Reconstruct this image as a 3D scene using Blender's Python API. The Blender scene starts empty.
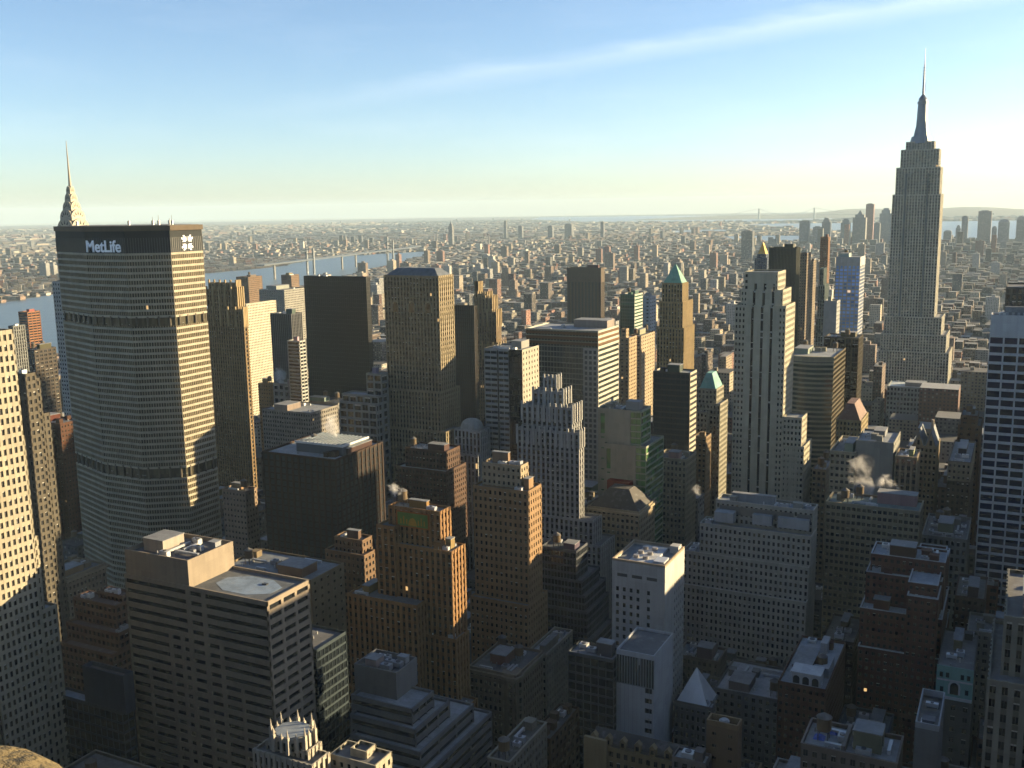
import bpy, math, random
from mathutils import Vector
R = math.radians
D = bpy.data
COL = bpy.context.scene.collection
SC = bpy.context.scene

# ------------------------------------------------------------------ camera, sky, sun, exposure
CAMZ = 259.0
cd = D.cameras.new('camera'); cam = D.objects.new('camera', cd); COL.objects.link(cam)
cd.sensor_width = 36; cd.lens = 35.86; cd.clip_start = 0.1; cd.clip_end = 80000
from mathutils import Matrix
cam.matrix_world = Matrix.Translation((0, 0, CAMZ)) @ Matrix.Rotation(R(26.8), 4, 'Z') @ Matrix.Rotation(R(90 - 9.83), 4, 'X') @ Matrix.Rotation(R(-0.92), 4, 'Z')
SC.camera = cam
SUN_AZ, SUN_EL = 51.0, 13.0            # degrees from +Y (downtown) towards +X (west); height
SUN_DIR = Vector((math.sin(R(SUN_AZ)) * math.cos(R(SUN_EL)), math.cos(R(SUN_AZ)) * math.cos(R(SUN_EL)), math.sin(R(SUN_EL))))
w = D.worlds.new('World'); SC.world = w; w.use_nodes = True
nt = w.node_tree; N = nt.nodes; L = nt.links
bg = N['Background']; bg.inputs['Strength'].default_value = 0.057
sky = N.new('ShaderNodeTexSky'); sky.sky_type = 'NISHITA'; sky.sun_disc = False
sky.sun_elevation = R(SUN_EL); sky.sun_rotation = R(SUN_AZ)
sky.air_density = .75; sky.dust_density = 0.58; sky.ozone_density = 1.95
# thin cirrus: a streak across the upper sky and faint veils
tc = N.new('ShaderNodeTexCoord')
def vmath(op, a, b=None):
    n = N.new('ShaderNodeVectorMath'); n.operation = op
    for i, v in enumerate((a, b)):
        if v is None: continue
        if isinstance(v, (tuple, Vector)): n.inputs[i].default_value = v
        else: L.new(v, n.inputs[i])
    return n
def smath(op, a, b=None, c=None, clamp=False):
    n = N.new('ShaderNodeMath'); n.operation = op; n.use_clamp = clamp
    for i, v in enumerate((a, b, c)):
        if v is None: continue
        if isinstance(v, (int, float)): n.inputs[i].default_value = v
        else: L.new(v, n.inputs[i])
    return n.outputs[0]
mp = N.new('ShaderNodeMapping'); mp.inputs['Scale'].default_value = (3.0, 3.0, 16.0); mp.inputs['Rotation'].default_value = (0.1, 0.12, 0.3)
L.new(tc.outputs['Generated'], mp.inputs['Vector'])
nz = N.new('ShaderNodeTexNoise'); nz.inputs['Scale'].default_value = 1.6; nz.inputs['Detail'].default_value = 7; nz.inputs['Roughness'].default_value = .62
L.new(mp.outputs[0], nz.inputs['Vector'])
streak = vmath('DOT_PRODUCT', tc.outputs['Generated'], (0.0668, 0.17376, -0.98252))
wob = smath('MULTIPLY_ADD', nz.outputs['Fac'], .03, -.015)
dist = smath('ABSOLUTE', smath('ADD', streak.outputs['Value'], wob))
m1 = smath('SUBTRACT', 1.0, smath('DIVIDE', dist, .014), clamp=True)
along = vmath('DOT_PRODUCT', tc.outputs['Generated'], (-0.06526, 0.98348, 0.16883))
fade = smath('MULTIPLY_ADD', along.outputs['Value'], 4.2, -3.28, clamp=True)
m1 = smath('MULTIPLY', smath('MULTIPLY', m1, fade), smath('MULTIPLY_ADD', nz.outputs['Fac'], 1.6, -.25, clamp=True))
m2 = smath('MULTIPLY', smath('MULTIPLY_ADD', nz.outputs['Fac'], 2.6, -1.25, clamp=True), .05)
mask = smath('ADD', smath('MULTIPLY', m1, .25), m2, clamp=True)
mix = N.new('ShaderNodeMixRGB'); mix.blend_type = 'MIX'; mix.inputs[2].default_value = (9.6, 9.2, 8.9, 1)
L.new(mask, mix.inputs[0]); L.new(sky.outputs[0], mix.inputs[1]); L.new(mix.outputs[0], bg.inputs['Color'])
sd = D.lights.new('sun', 'SUN'); so = D.objects.new('sun', sd); COL.objects.link(so)
sd.energy = 4.8; sd.angle = R(.53); sd.color = (1.0, .77, .44)
so.rotation_euler = (-SUN_DIR).to_track_quat('-Z', 'Y').to_euler(); so.location = (300, 0, 900)
SC.view_settings.view_transform = 'Standard'; SC.view_settings.look = 'None'
SC.view_settings.exposure = 2.0; SC.view_settings.gamma = 1.0; SC.view_settings.use_curve_mapping = False
SC.render.engine = 'CYCLES'
cy = SC.cycles
cy.max_bounces = 4; cy.diffuse_bounces = 1; cy.glossy_bounces = 2; cy.transmission_bounces = 2; cy.volume_bounces = 0; cy.transparent_max_bounces = 6
cy.caustics_reflective = False; cy.caustics_refractive = False; cy.sample_clamp_indirect = 4

# ------------------------------------------------------------------ materials
def newmat(name):
    m = D.materials.new(name); m.use_nodes = True
    return m, m.node_tree.nodes, m.node_tree.links, m.node_tree.nodes['Principled BSDF']
def math_node(n, l, op, a, b=None, clamp=False):
    x = n.new('ShaderNodeMath'); x.operation = op; x.use_clamp = clamp
    for i, v in enumerate((a, b)):
        if v is None: continue
        if isinstance(v, (int, float)): x.inputs[i].default_value = v
        else: l.new(v, x.inputs[i])
    return x.outputs[0]
def mixc(n, l, fac, a, b, mode='MIX'):
    x = n.new('ShaderNodeMixRGB'); x.blend_type = mode
    for i, v in enumerate((fac, a, b)):
        if isinstance(v, (int, float)): x.inputs[i].default_value = v
        elif isinstance(v, tuple): x.inputs[i].default_value = v if len(v) == 4 else v + (1,)
        else: l.new(v, x.inputs[i])
    return x.outputs[0]
def noise(n, l, scale, detail=3, vec=None, sc=None):
    t = n.new('ShaderNodeTexCoord'); src = t.outputs['Object'] if vec is None else vec
    if sc:
        m = n.new('ShaderNodeMapping'); m.inputs['Scale'].default_value = sc; l.new(src, m.inputs['Vector']); src = m.outputs[0]
    x = n.new('ShaderNodeTexNoise'); x.inputs['Scale'].default_value = scale; x.inputs['Detail'].default_value = detail
    l.new(src, x.inputs['Vector']); return x.outputs['Fac']
def stained(n, l, col, amt=.5):
    a = noise(n, l, .09, 4); b = noise(n, l, 1.0, 4, sc=(.55, .55, .035)); c = noise(n, l, 1.7, 2)
    f = math_node(n, l, 'ADD', math_node(n, l, 'MULTIPLY', a, .45), math_node(n, l, 'MULTIPLY', b, .45))
    f = math_node(n, l, 'ADD', f, math_node(n, l, 'MULTIPLY', c, .22))
    f = math_node(n, l, 'ADD', math_node(n, l, 'MULTIPLY', math_node(n, l, 'SUBTRACT', f, .56), 1.9 * amt), 1.0)
    tcx = n.new('ShaderNodeTexCoord'); mpx = n.new('ShaderNodeMapping'); mpx.inputs['Scale'].default_value = (.31, .31, .275); mpx.inputs['Location'].default_value = (.137, .211, .05); l.new(tcx.outputs['Object'], mpx.inputs['Vector'])
    flx = n.new('ShaderNodeVectorMath'); flx.operation = 'FLOOR'; l.new(mpx.outputs[0], flx.inputs[0])
    wnx = n.new('ShaderNodeTexWhiteNoise'); wnx.noise_dimensions = '3D'; l.new(flx.outputs[0], wnx.inputs['Vector'])
    f = math_node(n, l, 'ADD', f, math_node(n, l, 'MULTIPLY', math_node(n, l, 'SUBTRACT', wnx.outputs['Value'], .5), .26 * amt))
    x = n.new('ShaderNodeCombineXYZ')
    for i in range(3): l.new(f, x.inputs[i])
    return mixc(n, l, 1.0, col, x.outputs[0], 'MULTIPLY')
def obj_color(n, l=None, sat=1.0):
    c = n.new('ShaderNodeObjectInfo').outputs['Color']
    if l is None: return c
    h = n.new('ShaderNodeHueSaturation'); h.inputs['Saturation'].default_value = sat; l.new(c, h.inputs['Color']); return h.outputs[0]
def masonry():
    m, n, l, p = newmat('masonry'); l.new(stained(n, l, mixc(n, l, 1.0, obj_color(n, l, 1.14), (.50, .50, .50), 'MULTIPLY')), p.inputs['Base Color'])
    p.inputs['Roughness'].default_value = .86; p.inputs['Specular IOR Level'].default_value = .25
    return m
MASON = masonry()
def roofing():
    m, n, l, p = newmat('roofing'); col = stained(n, l, mixc(n, l, 1.0, obj_color(n), (.62, .62, .62), 'MULTIPLY'), .8)
    sp = noise(n, l, .35, 5); f = math_node(n, l, 'MULTIPLY', math_node(n, l, 'SUBTRACT', sp, .56), 6, True)
    col = mixc(n, l, math_node(n, l, 'MULTIPLY', f, .35), col, (.22, .225, .23))
    l.new(col, p.inputs['Base Color']); p.inputs['Roughness'].default_value = .8
    return m
ROOF = roofing()
def metal():
    m, n, l, p = newmat('painted_metal'); l.new(stained(n, l, mixc(n, l, 1.0, obj_color(n), (.7, .7, .7), 'MULTIPLY'), .35), p.inputs['Base Color'])
    p.inputs['Roughness'].default_value = .42; p.inputs['Metallic'].default_value = .35
    return m
METAL = metal()
def white_noise(n, l, k):
    uv = n.new('ShaderNodeUVMap'); oi = n.new('ShaderNodeObjectInfo')
    fl = n.new('ShaderNodeVectorMath'); fl.operation = 'FLOOR'; l.new(uv.outputs[0], fl.inputs[0])
    cx = n.new('ShaderNodeCombineXYZ'); l.new(math_node(n, l, 'ADD', math_node(n, l, 'MULTIPLY', oi.outputs['Random'], 97.0), k), cx.inputs[2])
    ad = n.new('ShaderNodeVectorMath'); ad.operation = 'ADD'; l.new(fl.outputs[0], ad.inputs[0]); l.new(cx.outputs[0], ad.inputs[1])
    wn = n.new('ShaderNodeTexWhiteNoise'); wn.noise_dimensions = '3D'; l.new(ad.outputs[0], wn.inputs['Vector'])
    fr = n.new('ShaderNodeVectorMath'); fr.operation = 'FRACTION'; l.new(uv.outputs[0], fr.inputs[0])
    se = n.new('ShaderNodeSeparateXYZ'); l.new(fr.outputs[0], se.inputs[0])
    return wn.outputs['Value'], wn.outputs['Color'], se.outputs[0], se.outputs[1]
def window_glass(name, blind_share=.42, rough=.09, lit=.985, blind=(.46, .45, .41), frame=True):
    m, n, l, p = newmat(name)
    v, c, fx, fy = white_noise(n, l, 3.7)
    sc = n.new('ShaderNodeSeparateXYZ'); l.new(c, sc.inputs[0])
    base = mixc(n, l, math_node(n, l, 'MULTIPLY', sc.outputs[1], .6), obj_color(n), (.004, .005, .006))
    has = math_node(n, l, 'LESS_THAN', v, blind_share)
    drop = math_node(n, l, 'GREATER_THAN', fy, math_node(n, l, 'SUBTRACT', 1.0, math_node(n, l, 'MULTIPLY', sc.outputs[0], .75)))
    bm = math_node(n, l, 'MULTIPLY', has, drop)
    col = mixc(n, l, math_node(n, l, 'MULTIPLY', bm, .75), base, blind)
    if frame:
        mid = math_node(n, l, 'LESS_THAN', math_node(n, l, 'ABSOLUTE', math_node(n, l, 'SUBTRACT', fx, .5)), .035)
        col = mixc(n, l, math_node(n, l, 'MULTIPLY', mid, .6), col, (.12, .11, .10))
    l.new(col, p.inputs['Base Color'])
    l.new(math_node(n, l, 'ADD', math_node(n, l, 'MULTIPLY', sc.outputs[2], .10), rough), p.inputs['Roughness'])
    p.inputs['Specular IOR Level'].default_value = .55
    li = math_node(n, l, 'GREATER_THAN', v, lit)
    p.inputs['Emission Color'].default_value = (1.0, .62, .25, 1)
    l.new(math_node(n, l, 'MULTIPLY', li, .22), p.inputs['Emission Strength'])
    return m
GLASS = window_glass('window_glass', lit=.9985)
CURTAIN = window_glass('curtain_wall_glass', .16, .05, .9992, (.25, .27, .27), frame=False)
NAVY = window_glass('navy_glass', .05, .06, .999, (.10, .11, .16), frame=False)
def dark_panel():
    m, n, l, p = newmat('dark_panel'); l.new(obj_color(n), p.inputs['Base Color']); p.inputs['Roughness'].default_value = .35; p.inputs['Specular IOR Level'].default_value = .22
    return m
BLACKP = dark_panel()
def windowed():
    m, n, l, p = newmat('windowed_wall')
    v, c, fx, fy = white_noise(n, l, 1.3)
    wx = math_node(n, l, 'LESS_THAN', math_node(n, l, 'ABSOLUTE', math_node(n, l, 'SUBTRACT', fx, .5)), .24)
    wy = math_node(n, l, 'LESS_THAN', math_node(n, l, 'ABSOLUTE', math_node(n, l, 'SUBTRACT', fy, .55)), .24)
    w_ = math_node(n, l, 'MULTIPLY', wx, wy)
    at = n.new('ShaderNodeAttribute'); at.attribute_name = 'tint'
    wall = stained(n, l, mixc(n, l, 1.0, at.outputs['Color'], (.58, .58, .58), 'MULTIPLY'), .4)
    gl = mixc(n, l, math_node(n, l, 'MULTIPLY', math_node(n, l, 'GREATER_THAN', v, .7), .6), (.015, .018, .022), (.32, .31, .28))
    l.new(mixc(n, l, w_, wall, gl), p.inputs['Base Color'])
    l.new(math_node(n, l, 'SUBTRACT', .88, math_node(n, l, 'MULTIPLY', w_, .7)), p.inputs['Roughness'])
    return m
WINDOWED = windowed()
def flat_tint():
    m, n, l, p = newmat('city_roofs'); at = n.new('ShaderNodeAttribute'); at.attribute_name = 'tint'
    l.new(stained(n, l, mixc(n, l, 1.0, at.outputs['Color'], (.6, .6, .6), 'MULTIPLY'), .6), p.inputs['Base Color']); p.inputs['Roughness'].default_value = .85
    return m
TINTED = flat_tint()
def simple(name, col, rough=.6, metallic=0.0, emit=None):
    m, n, l, p = newmat(name); l.new(stained(n, l, tuple(col) + (1,) if False else mixc(n, l, 0.0, tuple(col), tuple(col)), .35), p.inputs['Base Color'])
    p.inputs['Roughness'].default_value = rough; p.inputs['Metallic'].default_value = metallic
    if emit: p.inputs['Emission Color'].default_value = tuple(col) + (1,); p.inputs['Emission Strength'].default_value = emit
    return m

# ------------------------------------------------------------------ mesh helpers
class MB:
    def __init__(s): s.v = []; s.f = []; s.uv = None; s.tint = None
    def box(s, x0, x1, y0, y1, z0, z1):
        if x1 - x0 < 1e-4 or y1 - y0 < 1e-4 or z1 - z0 < 1e-4: return
        b = len(s.v)
        s.v += [(x0, y0, z0), (x1, y0, z0), (x1, y1, z0), (x0, y1, z0), (x0, y0, z1), (x1, y0, z1), (x1, y1, z1), (x0, y1, z1)]
        s.f += [(b, b+3, b+2, b+1), (b+4, b+5, b+6, b+7), (b, b+1, b+5, b+4), (b+1, b+2, b+6, b+5), (b+2, b+3, b+7, b+6), (b+3, b, b+4, b+7)]
    def poly_prism(s, pts, z0, z1, top=None):
        b = len(s.v); k = len(pts); t = top or pts
        s.v += [(x, y, z0) for x, y in pts] + [(x, y, z1) for x, y in t]
        s.f.append(tuple(range(b + k - 1, b - 1, -1))); s.f.append(tuple(range(b + k, b + 2 * k)))
        for i in range(k):
            j = (i + 1) % k; s.f.append((b + i, b + j, b + k + j, b + k + i))
    def cyl(s, x, y, z0, z1, r0, r1=None, k=12):
        r1 = r0 if r1 is None else r1
        c = [(math.cos(2 * math.pi * i / k), math.sin(2 * math.pi * i / k)) for i in range(k)]
        s.poly_prism([(x + r0 * a, y + r0 * b) for a, b in c], z0, z1, [(x + max(r1, .01) * a, y + max(r1, .01) * b) for a, b in c])
    def bar(s, a, b, r=.1):
        a = Vector(a); b = Vector(b); d = (b - a).normalized(); u = d.orthogonal().normalized() * r; w_ = d.cross(u).normalized() * r
        k = len(s.v)
        s.v += [tuple(p + q) for p in (a, b) for q in (u, w_, -u, -w_)]
        s.f += [(k, k+1, k+5, k+4), (k+1, k+2, k+6, k+5), (k+2, k+3, k+7, k+6), (k+3, k, k+4, k+7), (k+3, k+2, k+1, k), (k+4, k+5, k+6, k+7)]
    def hip(s, x0, x1, y0, y1, z, h, fl=.3):
        w_, d = x1 - x0, y1 - y0; ix = min(w_, d) * (.5 - fl * .5); b = len(s.v)
        s.v += [(x0, y0, z), (x1, y0, z), (x1, y1, z), (x0, y1, z), (x0 + ix, y0 + ix, z + h), (x1 - ix, y0 + ix, z + h), (x1 - ix, y1 - ix, z + h), (x0 + ix, y1 - ix, z + h)]
        s.f += [(b, b+3, b+2, b+1), (b+4, b+5, b+6, b+7), (b, b+1, b+5, b+4), (b+1, b+2, b+6, b+5), (b+2, b+3, b+7, b+6), (b+3, b, b+4, b+7)]
    def build(s, name, mat, parent=None, color=None, smooth=False):
        me = D.meshes.new(name); me.from_pydata(s.v, [], s.f)
        if s.uv is not None:
            ul = me.uv_layers.new(name='UVMap'); flat = [c for u in s.uv for c in u]; ul.data.foreach_set('uv', flat)
        if s.tint is not None:
            at = me.attributes.new('tint', 'FLOAT_COLOR', 'FACE')
            at.data.foreach_set('color', [c for t in s.tint for c in (t[0], t[1], t[2], 1.0)])
        for m in (mat if isinstance(mat, (list, tuple)) else [mat]): me.materials.append(m)
        o = D.objects.new(name, me); COL.objects.link(o); o.parent = parent
        if color: o.color = tuple(color) + (1,)
        if smooth:
            for p in me.polygons: p.use_smooth = True
        return o
def core_box(mb, x0, x1, y0, y1, z0, z1, bay, fl):
    """box whose sides carry one UV cell per window"""
    if mb.uv is None: mb.uv = []
    b = len(mb.v); h = max(1, round((z1 - z0) / fl)); k = random.randint(1, 400)
    mb.box(x0, x1, y0, y1, z0, z1)
    nx = max(1, round((x1 - x0) / bay)); ny = max(1, round((y1 - y0) / bay))
    mb.uv += [(0, 0)] * 8
    for q, n_ in enumerate((nx, ny, nx, ny)):
        o = k + q * 50
        mb.uv += [(o, 0), (o + n_, 0), (o + n_, h), (o, h)]
def thing(name, label, cat, loc=(0, 0, 0), group=None):
    o = D.objects.new(name, None); COL.objects.link(o); o.location = loc; o.empty_display_size = 5
    o['label'] = label; o['category'] = cat
    if group: o['group'] = group
    return o
def tag(o, label, cat, group=None):
    o['label'] = label; o['category'] = cat
    if group: o['group'] = group
    return o

# ------------------------------------------------------------------ facades
def frames(x0, x1, y0, y1, d):
    def n(u0, u1, a, b, z0, z1, mb): mb.box(x0 + u0, x0 + u1, y0 + a, y0 + b, z0, z1)
    def s(u0, u1, a, b, z0, z1, mb): mb.box(x0 + u0, x0 + u1, y1 - b, y1 - a, z0, z1)
    def w_(u0, u1, a, b, z0, z1, mb): mb.box(x1 - b, x1 - a, y0 + d + u0, y0 + d + u1, z0, z1)
    def e(u0, u1, a, b, z0, z1, mb): mb.box(x0 + a, x0 + b, y0 + d + u0, y0 + d + u1, z0, z1)
    return {'N': (n, x1 - x0), 'W': (w_, y1 - y0 - 2 * d), 'S': (s, x1 - x0), 'E': (e, y1 - y0 - 2 * d)}
PANES = {}
def lattice(mb, fr, z0, z1, bay, fl, pw, sh, d, rp=0.0, rs=.05, u0=0, u1=None, par=1.0, mbs=None):
    f, Lf = fr; u1 = Lf if u1 is None else u1
    nb = max(1, round((u1 - u0) / bay)); bw = (u1 - u0) / nb; nf = max(1, round((z1 - z0) / fl)); fh = (z1 - z0) / nf
    for i in range(nb + 1):
        a = u0 + i * bw - pw / 2; b = a + pw
        f(max(u0, a), min(u1, b), rp, d + .05, z0, z1 + par - .04, mb)
    for k in range(nf + 1):
        za = z0 + k * fh - sh * .35; zb = za + sh
        if k == nf: zb = z1 + par
        f(u0, u1, rs, d + .05, max(z0, za), zb, mbs if mbs is not None and k < nf else mb)
    if WINDOWS is not None:
        for k in range(nf - 1, -1, -1):
            for i in range(nb): WINDOWS.append((u0 + (i + .5) * bw, z0 + (k + .5) * fh + sh * .15, bw - pw, fh - sh))
WINDOWS = None
def solid(mb, fr, z0, z1, d, u0=0, u1=None, par=1.0, rec=0.0):
    f, Lf = fr; f(u0, Lf if u1 is None else u1, rec, d + .05, z0, z1 + par, mb)

def roof_kit(root, x0, x1, y0, y1, z, n, rnd, wall, tanks=True):
    """plant and tanks standing on a roof: each its own part"""
    W_, H_ = x1 - x0 - 2.4, y1 - y0 - 2.4
    if W_ < 2 or H_ < 2: return
    if root.location.y < 470 and n > 2: n = int(n * 1.7)
    if W_ > 7 and H_ > 7 and root.location.y < 620:
        m = MB()
        for q in range(rnd.randint(3, 6)):
            px, py = x0 + 1 + rnd.random() * (W_ - 2), y0 + 1 + rnd.random() * (H_ - 2); m2 = MB(); m2.cyl(px, py, z, z + rnd.uniform(.8, 1.6), .28, .24, 8); m2.build('vent_pipe', METAL, root, rnd.choice(((.5, .5, .5), (.2, .2, .2), (.62, .62, .6))))
    used = []
    def spot(a, b):
        for _ in range(14):
            if a > W_ or b > H_: return None
            x = x0 + 1.2 + rnd.random() * (W_ - a); y = y0 + 1.2 + rnd.random() * (H_ - b)
            if all(x + a + .3 < q[0] or q[1] + .3 < x or y + b + .3 < q[2] or q[3] + .3 < y for q in used):
                used.append((x, x + a, y, y + b)); return x, y
        return None
    for i in range(n):
        t = rnd.random()
        if i == 0 and W_ > 6 and H_ > 5:
            a, b = rnd.uniform(.28, .5) * W_, rnd.uniform(.35, .6) * H_; p = spot(a, b)
            if p:
                h = rnd.uniform(3, 5.5); m = MB(); m.box(p[0], p[0] + a, p[1], p[1] + b, z, z + h); m.build('penthouse', MASON, root, [c * rnd.uniform(.75, 1.15) for c in wall])
                m = MB(); m.box(p[0] - .2, p[0] + a + .2, p[1] - .2, p[1] + b + .2, z + h, z + h + .3); m.build('penthouse_roof', ROOF, root, (.22, .23, .24))
        elif tanks and t < .16 and W_ > 5 and H_ > 5:
            p = spot(4.6, 4.6)
            if p:
                cx, cy_ = p[0] + 2.3, p[1] + 2.3; m = MB()
                for q in ((-1.3, -1.3), (1.3, -1.3), (1.3, 1.3), (-1.3, 1.3)): m.box(cx + q[0] - .12, cx + q[0] + .12, cy_ + q[1] - .12, cy_ + q[1] + .12, z, z + 3)
                m.box(cx - 1.7, cx + 1.7, cy_ - 1.7, cy_ + 1.7, z + 2.8, z + 3.05); m.build('tank_stand', METAL, root, (.09, .08, .07))
                m = MB(); m.cyl(cx, cy_, z + 3.05, z + 6.6, 2.0, 1.95, 14); tk = m.build('water_tank', MASON, root, (.20, .15, .10))
                m = MB(); m.cyl(cx, cy_, z + 6.6, z + 7.9, 2.15, .1, 14); m.build('tank_cap', ROOF, tk, (.12, .11, .10))
        elif t < .55:
            a, b, h = rnd.uniform(1.8, 4.2), rnd.uniform(1.6, 3.4), rnd.uniform(1.2, 2.4); p = spot(a, b)
            if p:
                m = MB(); m.box(p[0], p[0] + a, p[1], p[1] + b, z + .35, z + h)
                for q in (.15, a - .35):
                    m.box(p[0] + q, p[0] + q + .2, p[1] + .1, p[1] + b - .1, z, z + .35)
                g = rnd.choice(((.55, .57, .60), (.42, .44, .46), (.30, .32, .35), (.66, .66, .64)))
                ac = m.build('air_conditioner', METAL, root, g)
                m = MB(); m.cyl(p[0] + a * .5, p[1] + b * .5, z + h, z + h + .3, min(a, b) * .34, None, 12); m.build('fan_housing', METAL, ac, (.10, .10, .11))
        elif t < .78:
            ax = rnd.random() < .5; ln = rnd.uniform(5, 12); p = spot(ln if ax else 1.1, 1.1 if ax else ln)
            if p:
                m = MB(); a, b = (ln, .9) if ax else (.9, ln)
                m.box(p[0], p[0] + a, p[1], p[1] + b, z + .5, z + 1.3); m.box(p[0], p[0] + .9, p[1], p[1] + .9, z, z + .5); m.box(p[0] + a - .9, p[0] + a, p[1] + b - .9, p[1] + b, z, z + .5)
                m.build('duct', METAL, root, (.48, .50, .52))
        else:
            a, b, h = rnd.uniform(2.5, 4), rnd.uniform(2.5, 4), rnd.uniform(2.4, 3.2); p = spot(a, b)
            if p:
                m = MB(); m.box(p[0], p[0] + a, p[1], p[1] + b, z, z + h); m.box(p[0] - .15, p[0] + a + .15, p[1] - .15, p[1] + b + .15, z + h, z + h + .2)
                m.build('bulkhead', MASON, root, [c * .9 for c in wall])

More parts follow.
